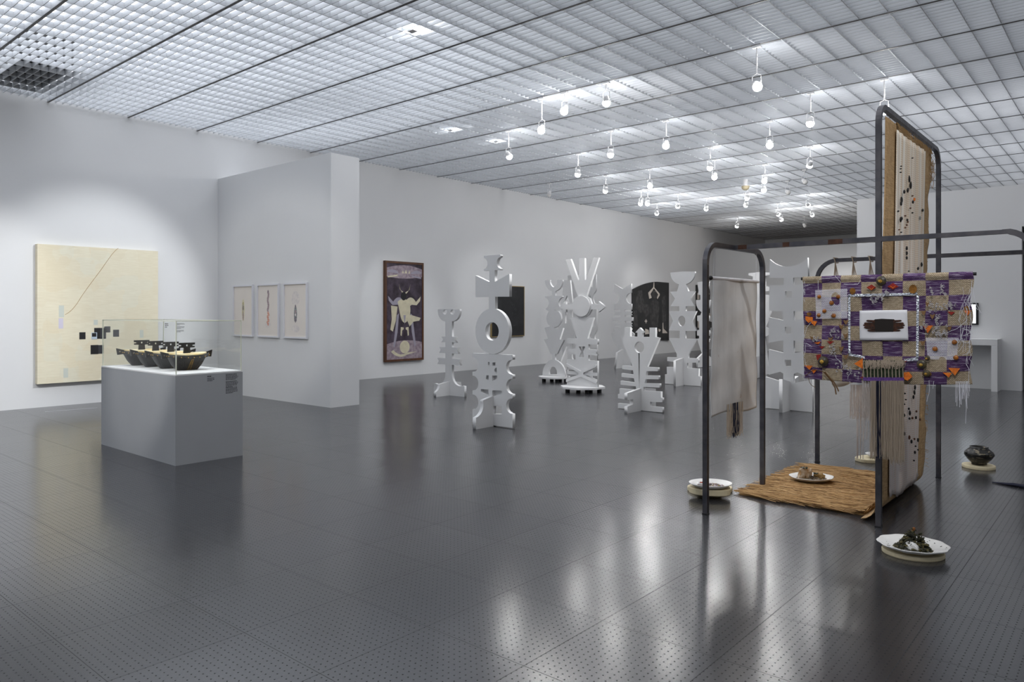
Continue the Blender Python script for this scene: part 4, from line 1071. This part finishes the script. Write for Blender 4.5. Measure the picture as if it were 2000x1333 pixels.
# dark seed and twig ornaments on the knit: photo positions on that cloth
SEEDS = [(1775, 350, 3, 8, 0), (1778, 362, 3, 9, 0), (1772, 372, 3, 6, 0), (1765, 375, 4, 5, 0), (1760, 391, 3, 8, 0), (1759, 398, 2, 5, 0), (1772, 370, 1.5, 2, 1), (1785, 390, 3, 4, 2), (1781, 383, 1.5, 2, 1),
         (1782, 395, 1, 4, 0), (1777, 407, 2, 2, 1), (1781, 416, 1, 2, 0), (1801, 411, 1.5, 4, 0), (1753, 413, 1.2, 2, 0), (1767, 422, 1.2, 2, 1), (1771, 430, 1.5, 3, 0), (1772, 434, 1.3, 2, 1), (1758, 429, 3, 6, 0),
         (1796, 426, 3, 5, 3), (1770, 440, 1.3, 2, 1), (1767, 445, 1.8, 2, 1), (1755, 449, 1.2, 1.5, 1), (1759, 454, 1, 1.5, 0), (1760, 427, 1.5, 4, 0), (1759, 325, 1, 1.5, 0), (1758, 330, 1, 1.5, 0), (1758, 337, 1, 1.5, 0), (1781, 309, 1, 1.5, 0),
         (1770, 485, 1.3, 5, 0), (1770, 495, 1.2, 5, 0), (1770, 504, 1.2, 4, 0), (1799, 517, 1.8, 6, 0), (1792, 525, 1.5, 4, 0), (1774, 530, 1, 1.5, 0),
         (1786, 757, 2, 6, 0), (1785, 767, 2, 6, 0), (1783, 776, 1.8, 5, 0), (1766, 769, 1, 2, 0), (1768, 781, 1, 1.5, 0), (1765, 790, 1, 2, 0), (1774, 799, 1.5, 3, 0), (1776, 807, 2, 6, 0), (1775, 818, 2, 3, 0), (1789, 804, 2, 3, 1),
         (1788, 816, 2.2, 4, 0), (1796, 820, 2, 3, 1), (1765, 812, 1.3, 4, 0), (1757, 815, 2, 3, 1), (1754, 830, 1, 3, 0), (1756, 840, 1, 2, 0), (1765, 848, 1.6, 5, 0), (1775, 855, 2.4, 5, 1), (1779, 863, 1.8, 5, 0), (1792, 860, 2.2, 5, 0),
         (1785, 858, 2, 3, 1), (1787, 872, 1.2, 2, 0), (1792, 879, 1.5, 2, 0), (1786, 884, 1.3, 4, 0), (1784, 900, 1, 2, 0), (1781, 817, 2, 3, 1)]
bbs = [bmesh.new() for _ in range(4)]
for (x, y, rx, rz, mi) in SEEDS:
    p = on_x(x, y, XT-.0); v = (2.905-p.z)/2.92; u = (p.y-5.72)/1.52
    if not (0 <= u <= 1): continue
    X = fk((p.y-6.0)/.97, max(0, (2.855-p.z)/2.74))[0]+.012
    q = on_x(x, y, X)
    blob(bbs[mi], (X+.004, q.y, q.z), 1., .008, rx*.0034, rz*.0034, jit=.12, sub=2)
for b_, mt, nm in zip(bbs, (M_black, mat('brown_seed', (.10, .04, .02), .5), M_orange, mat('silver_grey_mesh', (.25, .26, .25), .5)), ('black_seed', 'brown_seed', 'orange_flake', 'grey_mesh_ball')):
    o = obj(nm, b_, mt, t); o['kind'] = 'stuff'
# straw mat: the hanging's own tail lying on the floor
bb = bmesh.new(); random.seed(21)
for j in range(9500):
    u = random.random(); v = random.random()
    l = random.uniform(.10, .34); x0 = -2.52+.98*u; y0 = 5.79+1.50*v
    # left edge slopes, like the photo
    if x0 < -2.52+.02: x0 -= random.uniform(0, .05)
    a = random.gauss(0, .16); z = .012+random.uniform(0, .018)
    if x0+l > -1.53: l = max(.03, -1.53-x0)
    zc_ = z+max(0, (x0+l*.5+1.62))*.05
    P = [(x0, y0, z), (x0+l*.5, y0+a*l*.5, zc_+random.uniform(0, .008)), (x0+l, y0+a*l, z+max(0, x0+l+1.60)*.35)]
    tube(bb, P, random.uniform(.0014, .0030), 3, cap=False, mi=random.choice((0, 0, 0, 1, 2, 2, 0, 3)))
o = obj('straw_pile', bb, M_straw, t); o['kind'] = 'stuff'
obj('mat_backing', bx(-2.50, -1.53, 5.80, 7.27, .001, .012), M_straw[0], t)
# purple and tan checker weaving
YW = 5.44
WL, WR = on_y(1568, 600, YW).x, on_y(1900, 600, YW).x
WTz = on_y(1568, 541, YW).z; 
t = thing('checker_weaving', 'purple and tan checkered weaving covered with beads, nets and loose threads', 'textile', ((WL+WR)/2, YW, 1.02))
def fw_(u, v):
    x = WL+(WR-WL)*u; z = WTz-.738*v
    b_ = .010*math.sin(u*17+v*3)+.008*math.sin(v*15+u*6)+.004*math.sin(u*51)
    if v < .055: b_ -= .022*math.sin(v/.055*PI)
    if u > .97: x += .008*math.sin(v*20)
    return (x-(.012*v if u > .5 else -.006*v), YW+b_*min(1, v*6+.3), z-(.018*math.sin(u*3.2)*v-.02*u*v))
sheet('woven_panel', fw_, 100, 80, M_weave, t, .004, uvf=lambda u, v: (u*1.0, v*.738))
bb = bmesh.new(); tube(bb, [(WL-.015, YW+.012, WTz-.014), (WR+.018, YW+.012, WTz-.014)], .011, 10); obj('dowel', bb, M_black, t)
bb = bmesh.new()
for xx in (XT-.03, XT+.03): tube(bb, [(xx, YW+.01, WTz-.012), (xx, YA-W_/2, WTz+.0)], .003, 5)
obj('hook', bb, M_black, t)
def wp(x, y, d=.012): q = on_y(x, y, YW-d); return q
def wflat(bm, pts, d=.014, th=.004, mi=0):
    lo = [wp(a, b, d) for a, b in pts]; n = len(lo)
    f = [bm.verts.new(p) for p in lo]; g = [bm.verts.new(p+Vector((0, th, 0))) for p in lo]
    for k in range(n):
        q = bm.faces.new((f[k], f[(k+1) % n], g[(k+1) % n], g[k])); q.material_index = mi
    for s_ in (f, g): q = bm.faces.new(s_); q.material_index = mi
def netp(pts_, name='net_patch'):
    a, b, c, d = [wp(*p, .020) for p in pts_]
    def fn(u, v):
        p = a.lerp(b, u).lerp(d.lerp(c, u), v); return (p.x, p.y-.004*math.sin(u*9)*math.sin(v*8), p.z)
    wd = (b-a).length; hh = (d-a).length
    sheet(name, fn, 12, 12, M_net, t, uvf=lambda u, v: (u*wd, v*hh))
netp(((1592, 567), (1655, 564), (1655, 622), (1594, 623)))
netp(((1808, 660), (1873, 660), (1868, 704), (1812, 702)))
# silver tape border
bb = bmesh.new(); Ms = mat('silver_tape', (.75, .78, .85), .22, metal=.9, bump=.9, bscale=90)
for pts in ([(1656, 578), (1661, 578), (1661, 692), (1657, 692)], [(1657, 575), (1792, 572), (1792, 577), (1657, 580)], [(1790, 577), (1795, 577), (1794, 700), (1789, 700)], [(1657, 690), (1689, 696), (1689, 701), (1657, 695)], [(1766, 701), (1794, 698), (1793, 705), (1766, 706)]):
    wflat(bb, pts, .016, .003)
obj('silver_tape', bb, Ms, t)
# printed sheet with dark hands
def fs(u, v):
    a, b, c, d = wp(1679, 607, .022), wp(1772, 605.5, .022), wp(1774, 665, .022), wp(1679, 665, .022)
    p = a.lerp(b, u).lerp(d.lerp(c, u), v); return (p.x, p.y-.003*math.sin(u*7+v*4), p.z)
pprint = sheet('paper_print', fs, 14, 10, M_paper, t, .001)
bb = bmesh.new()
wflat(bb, [(1704, 628), (1709, 624), (1722, 623), (1746, 624), (1749, 627), (1749, 645), (1744, 648.5), (1710, 648), (1703, 645)], .0268, .001, 0)
for s_ in (-1, 1):
    for (yb, yt_, L_, th_) in ((628, 627, 41-15, 2.2), (633, 632, 43-9, 2.4), (638, 635.5, 45-8, 2.5), (643, 640, 43-9, 2.3), (646, 646, 36-14, 2.0)):
        cx_ = 1726.5; x0 = cx_+s_*18; x1 = cx_+s_*(18+L_*.55+3)
        wflat(bb, [(x0, yb-th_), (x1-s_*3, yt_-th_*.8), (x1, yt_), (x1-s_*3, yt_+th_*.8), (x0, yb+th_)] if s_ > 0 else [(x0, yb+th_), (x1-s_*3, yt_+th_*.8), (x1, yt_), (x1-s_*3, yt_-th_*.8), (x0, yb-th_)], .0275, .001, 1)
obj('printed_hands', bb, [mat('print_black', (.012, .008, .006), .7), mat('print_brown', (.07, .022, .008), .7, col2=(.02, .009, .006), nscale=60)], pprint)
# amber beads
for (x, y, r) in [(1600, 580, 4.5), (1637, 580, 4.5), (1624, 592, 5), (1610, 608, 4.5), (1599, 616, 4.5), (1628, 617, 5), (1864, 669, 5), (1867, 699, 5), (1826, 682, 5)]:
    bb = bmesh.new(); q = wp(x, y, .03); blob(bb, q, r*.0032, 1, .6, 1, .06, sub=2); obj('amber_bead', bb, M_amber, t, True)
for (x, y, rx, rz) in [(1665, 569, 5.5, 7), (1783, 565, 7, 9), (1580, 614, 5, 4), (1888, 604, 5, 6), (1800, 713, 6, 6), (1810, 731, 8, 6)]:
    bb = bmesh.new(); q = wp(x, y, .025); lathe_pts = circle(0, 0, rx*.0033, 20, rz*.0033)
    vs = [bb.verts.new((q.x+a, q.y, q.z+b)) for a, b in lathe_pts]; v2 = [bb.verts.new((q.x+a, q.y+.008, q.z+b)) for a, b in lathe_pts]
    bb.faces.new(vs); bb.faces.new(v2)
    for k in range(20): bb.faces.new((vs[k], vs[(k+1) % 20], v2[(k+1) % 20], v2[k]))
    obj('amber_disc', fixn(bb), mat('amber_disc', (.30, .13, .02), .3, col2=(.14, .06, .01), nscale=40), t)
# dark gourd roundels
for (x, y, r, l) in [(1721, 549, 10, 0), (1608, 706, 11, 1), (1800, 712, 9, 0), (1810, 730, 7, 0), (1811, 700, 5, 0)]:
    bb = bmesh.new(); q = wp(x, y, .03); blob(bb, q, r*.0034, 1, .7 if l else .35, 1, .05, sub=2)
    gd = obj('dark_gourd', bb, mat('dark_gourd', (.035, .033, .035), .35, col2=(.09, .07, .03), nscale=30), t, True)
    bb = bmesh.new(); blob(bb, (q.x-.003, q.y-r*.0034*(.7 if l else .38), q.z-.003), r*.0016, 1, .5, .8, .2); obj('gold_centre', bb, M_gold, gd)
# felt hearts and triangles
bb = bmesh.new(); bb2 = bmesh.new()
for pts in ([(1573, 618), (1587, 620), (1587, 626), (1579, 631), (1573, 625)], [(1584, 627), (1596, 628), (1591, 637), (1585, 632)], [(1590, 670), (1603, 668), (1598, 673)], [(1571, 714), (1587, 715), (1581, 723)], [(1584, 723), (1596, 722), (1589, 730)],
            [(1668, 711), (1685, 700), (1685, 721)], [(1803, 637), (1822, 636), (1812, 651)], [(1765, 728), (1775, 727), (1782, 736), (1773, 744), (1765, 741)], [(1841, 728), (1859, 729), (1853, 738)], [(1852, 719), (1875, 720), (1865, 734)], [(1882, 607), (1897, 607), (1890, 617)]):
    bb = bmesh.new(); wflat(bb, pts, .026, .006); obj('orange_felt_shape', fixn(bb), M_orange, t)
for pts in ([(1692, 562), (1702, 556), (1711, 562), (1702, 568)], [(1733, 560), (1744, 553), (1755, 560), (1744, 566)], [(1615, 667), (1629, 667), (1621, 673)], [(1600, 677), (1611, 677), (1605, 682)], [(1594, 694), (1603, 692), (1603, 702), (1596, 704)], [(1760, 705), (1771, 706), (1765, 711)], [(1850, 609), (1865, 610), (1858, 616)], [(1680, 738), (1692, 734), (1690, 741)]):
    bb = bmesh.new(); wflat(bb, pts, .024, .005); obj('red_felt_shape', fixn(bb), M_red, t)
bb = bmesh.new()
for pts in ([(1696, 561), (1702, 565), (1708, 560), (1702, 567.5)], [(1737, 558), (1744, 562), (1751, 557), (1744, 564)]):
    bb = bmesh.new(); wflat(bb, pts, .030, .003); obj('orange_chevron', fixn(bb), M_orange, t)
# small brown leaf charms
bb = bmesh.new()
for (x, y) in [(1812, 593), (1804, 610), (1821, 617), (1854, 640), (1802, 669), (1652, 628), (1643, 637), (1651, 655), (1643, 680), (1652, 696), (1587, 660), (1622, 662)]:
    bb = bmesh.new(); wflat(bb, [(x-5, y-3), (x, y-1), (x+5, y-4), (x+3, y+3), (x, y+7), (x-3, y+3)], .024, .004); obj('brown_leaf_charm', fixn(bb), mat('brown_leaf', (.22, .12, .05), .7), t)
# curled grey-white yarn tufts
bb = bmesh.new(); random.seed(8)
for (x0, x1, y0, y1, n) in [(1700, 1725, 575, 590, 16), (1837, 1848, 556, 576, 8), (1852, 1866, 590, 606, 9), (1815, 1850, 590, 606, 16), (1820, 1850, 630, 655, 26), (1620, 1650, 640, 660, 12), (1620, 1632, 670, 690, 10), (1632, 1655, 705, 725, 12), (1652, 1680, 718, 732, 9), (1585, 1600, 650, 668, 7), (1828, 1836, 612, 630, 8), (1800, 1812, 628, 640, 7), (1818, 1824, 560, 572, 4), (1715, 1740, 566, 576, 7)]:
    for _ in range(n):
        q = wp(random.uniform(x0, x1), random.uniform(y0, y1), .024); P = []; a0 = random.uniform(0, 6)
        for k in range(6): P.append((q.x+.006*math.cos(a0+k*1.3), q.y-.005*(k % 2), q.z-.0025*k+.006*math.sin(a0+k*1.3)))
        tube(bb, P, .0026, 4)
obj('curled_yarn', bb, mat('grey_yarn', (.45, .43, .44), .9), t)['kind'] = 'stuff'
# loose threads over the face and off the right edge
bb = bmesh.new(); random.seed(14)
def squig(pts, r=.0013, d=.026):
    P = [wp(a, b, d+.004*math.sin(i)) for i, (a, b) in enumerate(pts)]
    out = []
    for i in range(len(P)-1):
        for k in range(4): out.append(P[i].lerp(P[i+1], k/4)+Vector((random.uniform(-.001, .001), 0, random.uniform(-.001, .001))))
    out.append(P[-1]); tube(bb, out, r, 4)
for pts in ([(1598, 548), (1598, 567)], [(1600, 546), (1640, 541)], [(1630, 538), (1642, 552)], [(1681, 547), (1675, 556), (1648, 555)], [(1570, 560), (1582, 556)], [(1898, 548), (1897, 575), (1893, 600), (1898, 640)], [(1898, 560), (1905, 590), (1916, 612)], [(1894, 590), (1903, 596), (1910, 606)],
            [(1898, 566), (1890, 590), (1893, 605)], [(1890, 625), (1870, 642), (1850, 650), (1825, 655)], [(1876, 635), (1876, 660), (1880, 668), (1890, 671), (1895, 664)], [(1878, 642), (1892, 645), (1893, 652), (1882, 656)], [(1632, 694), (1633, 700), (1643, 708), (1643, 720)], [(1656, 742), (1656, 736), (1662, 728)], [(1676, 742), (1676, 734)],
            [(1888, 700), (1887, 712), (1893, 722), (1892, 740), (1894, 765)], [(1895, 655), (1893, 690), (1880, 694)], [(1570, 660), (1576, 640), (1584, 630)], [(1573, 690), (1574, 670), (1586, 678)], [(1795, 650), (1812, 653)], [(1815, 743), (1815, 765), (1810, 785)], [(1824, 745), (1822, 760)], [(1571, 700), (1575, 716)], [(1660, 745), (1661, 765)]):
    squig(pts)
for _ in range(46):
    x = random.uniform(1568, 1572); y = random.uniform(545, 735); squig([(x, y), (x+random.uniform(-3, 2), y+random.uniform(4, 12))], .0008, .008)
for _ in range(34):
    x = random.uniform(1878, 1900); y = random.uniform(560, 690); squig([(x, y), (x+random.uniform(-8, 4), y+12), (x+random.uniform(-9, 5), y+26)], .0009)
for k in range(16):
    x = 1867+k*1.6; squig([(x, 745), (x+random.uniform(-1, 1), 760), (x+random.uniform(-2, 2), random.uniform(768, 800))], .0012, .006)
squig([(1889, 745), (1887, 790), (1886, 828)], .0012)
for x in range(1686, 1766, 5): squig([(x, 742), (x+random.uniform(-1, 1), 757)], .001)
obj('loose_thread', bb, M_thread, t)['kind'] = 'stuff'
# rope tail under the gourd
bb = bmesh.new()
tube(bb, [wp(x, y, .03) for x, y in ((1609, 727), (1617, 736), (1625, 746), (1631, 758), (1633, 771))], .0045, 6); tube(bb, [wp(x, y, .034) for x, y in ((1611, 727), (1620, 737), (1629, 747), (1636, 760), (1638, 765))], .0045, 6)
tube(bb, [wp(x, y, .03) for x, y in ((1579, 738), (1581, 747), (1585, 753), (1592, 757))], .002, 5)
for _ in range(12): squig([(1572, 735), (1590, 722), (1612, 728)], .0018)
obj('rope_tail', bb, mat('brown_rope', (.16, .085, .035), .8), t)
# fringed pocket: tan yarn, green weave, purple band
bb = bmesh.new(); wflat(bb, [(1685, 703), (1766, 705), (1765, 737), (1686, 737)], .028, .004); obj('green_weave', fixn(bb), mat('green_weave', (.045, .06, .03), .9, col2=(.012, .02, .01), nscale=70), t)
bb = bmesh.new(); wflat(bb, [(1685, 737), (1766, 738), (1765, 748), (1686, 744)], .029, .005); obj('purple_band', fixn(bb), mat('purple_band', (.16, .07, .32), .85, col2=(.08, .04, .16), nscale=70), t)
bb = bmesh.new()
for k in range(12): x = 1686+k*7; squig([(x, 704), (x+1, 738)], .0028, .034)
for k in range(150): x = random.uniform(1686, 1766); squig([(x, 703+random.uniform(0, 3)), (x+random.uniform(-3, 3), 711), (x+random.uniform(-2, 2), random.uniform(713, 722))], .0016, .038)
obj('tan_yarn', bb, M_tan, t)['kind'] = 'stuff'
random.seed(17)
bb = bmesh.new(); bb2 = bmesh.new(); bb3 = bmesh.new()
for k in range(330):
    x = random.uniform(1700, 1765); q = wp(x, 744, .03)
    ylow = 893 if x < 1740 else 898+random.uniform(-5, 8)
    ylow += random.uniform(-6, 6); zl = wp(x, ylow, .03).z
    tgt = bb2 if (1712 < x < 1722 and random.random() < .85) else bb
    strand(tgt, q.x, q.y+random.uniform(-.02, .02), q.z, zl, .0013, .010)
for k in range(60):
    x = random.uniform(1684, 1702); q = wp(x, 744, .02)
    strand(bb3, q.x, q.y+random.uniform(0, .03), q.z, wp(x, random.choice((815, 818, 822, 860)), .02).z, .0011, .008)
obj('long_tan_fringe', bb, M_tan, t)['kind'] = 'stuff'; obj('long_navy_fringe', bb2, M_navy, t)['kind'] = 'stuff'; obj('pale_fringe', bb3, mat('pale_thread', (.55, .50, .47), .85), t)['kind'] = 'stuff'
# cream cloth tied to the back bar
t = thing('cream_cloth_hanging', 'pale cream cloth tied with strips to the back steel bar behind the weaving', 'textile', (-2.1, YBk, .8))
XL_, XR_ = on_y(1626, 740, YBk).x, on_y(1712, 740, YBk).x
def fc2(u, v): return (XL_+(XR_-XL_)*u, YBk-.03+.015*math.sin(u*12+v*3), 1.78-(1.0-.05*u+.02*math.sin(u*8))*v)
sheet('cloth', fc2, 24, 24, mat('cream_cloth', (.60, .58, .54), .9, noise=.12, nscale=5), t, .002)
bb = bmesh.new()
for px in (1633, 1668, 1701):
    q = on_y(px, 508, YBk)
    tube(bb, [(q.x-.02, q.y-.022, 2.035), (q.x+.01, q.y+.024, 2.03), (q.x+.012, q.y+.024, 1.985), (q.x, q.y-.026, 1.982), (q.x-.01, q.y-.026, 2.03), (q.x-.02, q.y, 2.034)], .006, 5)
    for s_ in (-1, -.3, .5, 1.4): tube(bb, [(q.x, q.y-.026, 1.985), (q.x+s_*.028+.01, q.y-.03, 1.76)], .004, 4)
obj('tie_strip', bb, M_tan, t)
bb = bmesh.new(); random.seed(31)
for k in range(110):
    x = random.uniform(XL_+.17, XR_); strand(bb, x, YBk-.03, .80, random.uniform(.46, .50), .0015, .01)
for k in range(14):
    x = random.uniform(XL_+.22, XL_+.30); strand(bb, x, YBk-.03, .80, .09, .0014, .008)
obj('long_fringe', bb, mat('pale_thread', (.55, .50, .47), .85), t)['kind'] = 'stuff'

# ---------------------------------------------------------------- dishes on the floor
def slab(name, label, c, rx, ry, z0, z1, rot=0, ang=False, m=M_cream, group=None, n=36, parent=None):
    random.seed(len(label))
    ph = random.uniform(0, 6)
    wob = (lambda a: 1+.05*math.sin(3*a+ph)+.03*math.sin(5*a)) if ang else (lambda a: 1+.015*math.sin(3*a+ph))
    bb = bmesh.new(); lathe(bb, [(1-.02, z0), (1, z0+.006), (1, z1-.006), (.98, z1)], (c[0], c[1], 0), n, rx, ry, rot, wob)
    o = obj(name, fixn(bb), m)
    return tag(o, label, 'board', group)
def plate(name, label, c, z, rx, ry, rot, lobes=0, m=M_china):
    t = thing(name, label, 'plate of food', (c[0], c[1], z))
    wob = (lambda a: 1+.022*math.cos(lobes*a)) if lobes else None
    bb = bmesh.new(); s = ry/rx
    prof = [(.01, .004), (.55, .004), (.62, .012), (.80, .022), (.97, .036), (1.0, .036), (.99, .030), (.82, .013), (.66, .001), (.5, 0), (.01, 0)]
    lathe(bb, [(r*rx, q+z) for r, q in prof], (c[0], c[1], 0), 64, 1, s, rot, wob)
    obj('dish', fixn(bb), m, t, True)
    return t
def crumbs(bm, c, z, rx, ry, rot, n, r, hgt, mi=(0,), peak=1.5, sz=.7):
    for _ in range(n):
        a = random.uniform(0, 2*PI); q = math.sqrt(random.random())
        x, y = q*rx*math.cos(a), q*ry*math.sin(a)
        h = hgt*(1-q**peak)*random.uniform(.5, 1)
        blob(bm, (c[0]+x*math.cos(rot)-y*math.sin(rot), c[1]+x*math.sin(rot)+y*math.cos(rot), z+h), r*random.uniform(.6, 1.3), random.uniform(.7, 1.5), random.uniform(.7, 1.5), sz, .3, mi=random.choice(mi))
TV = YAW  # picture-parallel direction in plan
random.seed(41)
# right front plate
c = fl(1783, 1083); c = (c.x, c.y); rot = YAW+math.radians(-22)
slab('oval_board', 'cream oval board under the white scalloped plate nearest the camera', c, .175, .15, 0, .026, rot)
t = plate('scalloped_plate', 'white scalloped plate with a heap of dark green leaves, nearest the camera', c, .032, .200, .185, rot, 10)
bb = bmesh.new(); lathe(bb, [(.01, .029), (.13, .029), (.13, .034), (.01, .034)], (c[0], c[1], 0), 30, 1, .9, rot); obj('yellow_sauce', fixn(bb), mat('yellow_sauce', (.45, .34, .11), .3, col2=(.62, .52, .3), nscale=20), t)
bb = bmesh.new(); blob(bb, (c[0]+.01, c[1]-.045, .060), .036, 1.2, 1, .9, .25, sub=2); obj('white_lump', bb, M_china, t)
bb = bmesh.new(); random.seed(43)
for _ in range(520):
    a = random.uniform(0, 2*PI); q = math.sqrt(random.random())*.105; h = .115*max(0, 1-(q/.10)**1.35)*(1+.25*math.sin(a*3+1))
    if q > .05 and math.sin(a*4+2) > .5 and random.random() < .6: continue
    blob(bb, (c[0]+q*math.cos(a), c[1]+q*math.sin(a)*.9, .034+h*random.uniform(.55, 1.05)), random.uniform(.005, .012), random.uniform(.5, 1.7), random.uniform(.5, 1.7), .6, .4, mi=random.choice((0, 0, 0, 1)))
obj('leaf_heap', bb, [mat('dark_leaf', (.022, .022, .008), .7), mat('olive_leaf', (.085, .07, .022), .7)], t)['kind'] = 'stuff'
bb = bmesh.new()
for _ in range(28):
    a = random.uniform(0, 2*PI); q = random.uniform(.11, .185); blob(bb, (c[0]+q*math.cos(a), c[1]+q*.9*math.sin(a), .037+max(0, q-.11)*.35), .0035, 1.3, .8, .5, .2)
obj('leaf_fleck', bb, mat('dark_leaf', (.022, .022, .008), .7), t)['kind'] = 'stuff'
bb = bmesh.new(); blob(bb, (c[0]+.004, c[1], .155), .014, .8, .8, 1.2, .3); obj('orange_bud', bb, mat('rust_bud', (.25, .09, .02), .7), t)
# left dish on two boards
c0 = fl(1388, 966); c0 = (c0.x-.06, c0.y)
slab('angular_board', 'cream angular board on the floor, lowest under the left dish', (c0[0], c0[1]+.10), .185, .14, 0, .034, YAW, True)
c1 = fl(1379, 962, .06); c1 = (c1.x-.01, c1.y+.10)
slab('rounded_board', 'cream lobed board stacked between the left dish and the angular board', c1, .165, .12, .0345, .082, YAW-.1, True)
t = plate('oval_dish', 'white oval dish of shells and scraps by the front steel post', c1, .083, .172, .145, YAW, 0)
bb = bmesh.new(); random.seed(44); crumbs(bb, c1, .093, .105, .07, YAW, 170, .008, .016, (0, 0, 1, 2, 2, 3)); obj('shell_mix', bb, [mat('mauve_scrap', (.30, .23, .26), .7), mat('dark_scrap', (.05, .04, .04), .6), mat('pale_scrap', (.6, .55, .55), .6), mat('ochre_scrap', (.28, .22, .10), .7)], t)['kind'] = 'stuff'
bb = bmesh.new(); q = (c1[0]-.07*CA, c1[1]-.07*SA)
lathe(bb, [(.001, .096), (.018, .10), (.028, .118), (.024, .118), (.001, .113)], (q[0], q[1], 0), 18); obj('small_cup', fixn(bb), M_china, t, True)
bb = bmesh.new(); crumbs(bb, q, .114, .02, .02, 0, 14, .006, .008); obj('red_scraps', bb, mat('red_scrap', (.35, .06, .03), .6), t)
# dish on the mat
c2 = fl(1585, 941, .03); c2 = (c2.x, c2.y)
t = plate('oval_platter', 'white-rimmed oval platter of fish-like lumps on the straw mat', c2, .042, .185, .155, YAW, 7)
bb = bmesh.new(); random.seed(45); crumbs(bb, c2, .05, .14, .085, YAW, 240, .010, .02, (0, 0, 1, 2)); obj('grey_filling', bb, [mat('grey_brown_food', (.22, .17, .12), .7), mat('dark_food', (.06, .045, .03), .7), mat('tan_food', (.38, .26, .12), .7)], t)['kind'] = 'stuff'
bb = bmesh.new()
for dx, h, r in ((-.075, .045, .040), (-.045, .035, .038), (-.095, .02, .03), (-.015, .045, .030)):
    blob(bb, (c2[0]+dx*CA, c2[1]+dx*SA, .062+h), r, .8, .8, 1.25, .18, sub=2)
obj('white_lump', bb, mat('pale_food', (.62, .52, .40), .6, col2=(.40, .22, .08), nscale=25), t)
bb = bmesh.new()
for dx, h, r in ((.075, .02, .03), (.04, .03, .024), (.10, .012, .02)): blob(bb, (c2[0]+dx*CA, c2[1]+dx*SA, .06+h), r, 1, 1, .9, .25, sub=2)
obj('golden_lump', bb, mat('golden_food', (.40, .25, .09), .6), t)
bb = bmesh.new(); crumbs(bb, (c2[0]-.06*CA, c2[1]-.06*SA), .150, .03, .03, 0, 10, .008, .004); crumbs(bb, (c2[0]+.03*CA, c2[1]+.03*SA), .10, .02, .02, 0, 7, .008, .01); obj('green_sprig', bb, mat('dark_green', (.02, .035, .02), .6), t)
# back board with a small white dish
c3 = fl(1697, 904); c3 = (c3.x+.03, c3.y+.12)
slab('pale_board', 'cream board on the floor behind the burlap hanging', c3, .20, .14, 0, .035, YAW, True)
t = thing('small_white_dish', 'small white dish on the cream board behind the burlap hanging', 'dish', (c3[0], c3[1], .036))
bb = bmesh.new(); lathe(bb, [(.001, .036), (.05, .036), (.095, .075), (.09, .077), (.045, .043), (.001, .042)], (c3[0], c3[1], 0), 28); obj('dish', fixn(bb), M_china, t, True)
bb = bmesh.new(); crumbs(bb, c3, .06, .06, .06, 0, 40, .012, .01, (0, 1)); obj('filling', bb, [mat('pink_scrap', (.45, .33, .30), .6), M_china], t)['kind'] = 'stuff'
# black pot
c4 = fl(1915, 919); c4 = (c4.x-.03, c4.y+.12)
slab('round_board', 'cream round board under the black pot', c4, .14, .14, 0, .03, 0)
t = thing('black_pot', 'squat black pot with cream streaks and a rim lug on a round board', 'pot', (c4[0], c4[1], .031))
bb = bmesh.new(); lathe(bb, [(.001, .031), (.062, .031), (.066, .05), (.10, .085), (.125, .125), (.122, .145), (.10, .17), (.075, .19), (.078, .205), (.07, .207), (.062, .19), (.09, .15), (.001, .12)], (c4[0], c4[1], 0), 40, wob=lambda a: 1+.025*math.sin(7*a)+.015*math.sin(13*a))
def pot_mat():
    m, t_, b = nt('streaked_black_glaze'); g = t_.nodes.new('ShaderNodeTexCoord'); x, y, z = sep(t_, g.outputs['Object'])
    n = noise(t_, comb(t_, mth(t_, 'MULTIPLY', x, 14.), mth(t_, 'MULTIPLY', y, 14.), mth(t_, 'MULTIPLY', z, 90.)), 1., 4)
    c_ = set_mix(t_, mth(t_, 'GREATER_THAN', n, .62), (.010, .009, .008), (.25, .21, .14)); t_.links.new(c_, b.inputs['Base Color']); b.inputs['Roughness'].default_value = .35
    bp = t_.nodes.new('ShaderNodeBump'); bp.inputs['Strength'].default_value = .7; t_.links.new(n, bp.inputs['Height']); t_.links.new(bp.outputs[0], b.inputs['Normal']); return m
PM = pot_mat(); obj('pot_body', fixn(bb), PM, t, True)
for a in (YAW, YAW+PI, YAW-PI/2):
    bb = bmesh.new(); blob(bb, (c4[0]+.118*math.cos(a), c4[1]+.118*math.sin(a), .145), .02, 1, 1, .7, .15, sub=2); obj('lug', bb, PM, t, True)
# navy cloth tail on the floor
bb = bmesh.new(); random.seed(50)
a0 = fl(1938, 944); b0 = fl(2060, 962)
for k in range(60):
    w0 = random.uniform(-.5, .5); P = []
    for i in range(7):
        f = i/6; p = Vector(a0).lerp(Vector(b0), f); n_ = Vector((-(b0-a0).y, (b0-a0).x, 0)).normalized()
        P.append(p+n_*w0*.10*min(1, f*1.6)+Vector((0, 0, .006+random.uniform(0, .014)*min(1, f*3))))
    tube(bb, P, .0045, 4)
tag(obj('navy_yarn_tail', bb, M_navy), 'navy blue bundle of yarn lying on the floor at the right edge', 'yarn', kind=None)
# thin pale strip on the floor by the left wall
a = fl(88, 805); b2 = fl(190, 797)
bb = bmesh.new(); n_ = Vector((-(b2-a).y, (b2-a).x, 0)).normalized()*.008
vs = [bb.verts.new(p+Vector((0, 0, .0015))) for p in (a-n_, b2-n_, b2+n_, a+n_)]; bb.faces.new(vs)
tag(obj('floor_strip', bb, M_thread), 'thin pale strip on the floor left of the plinth', 'tape')
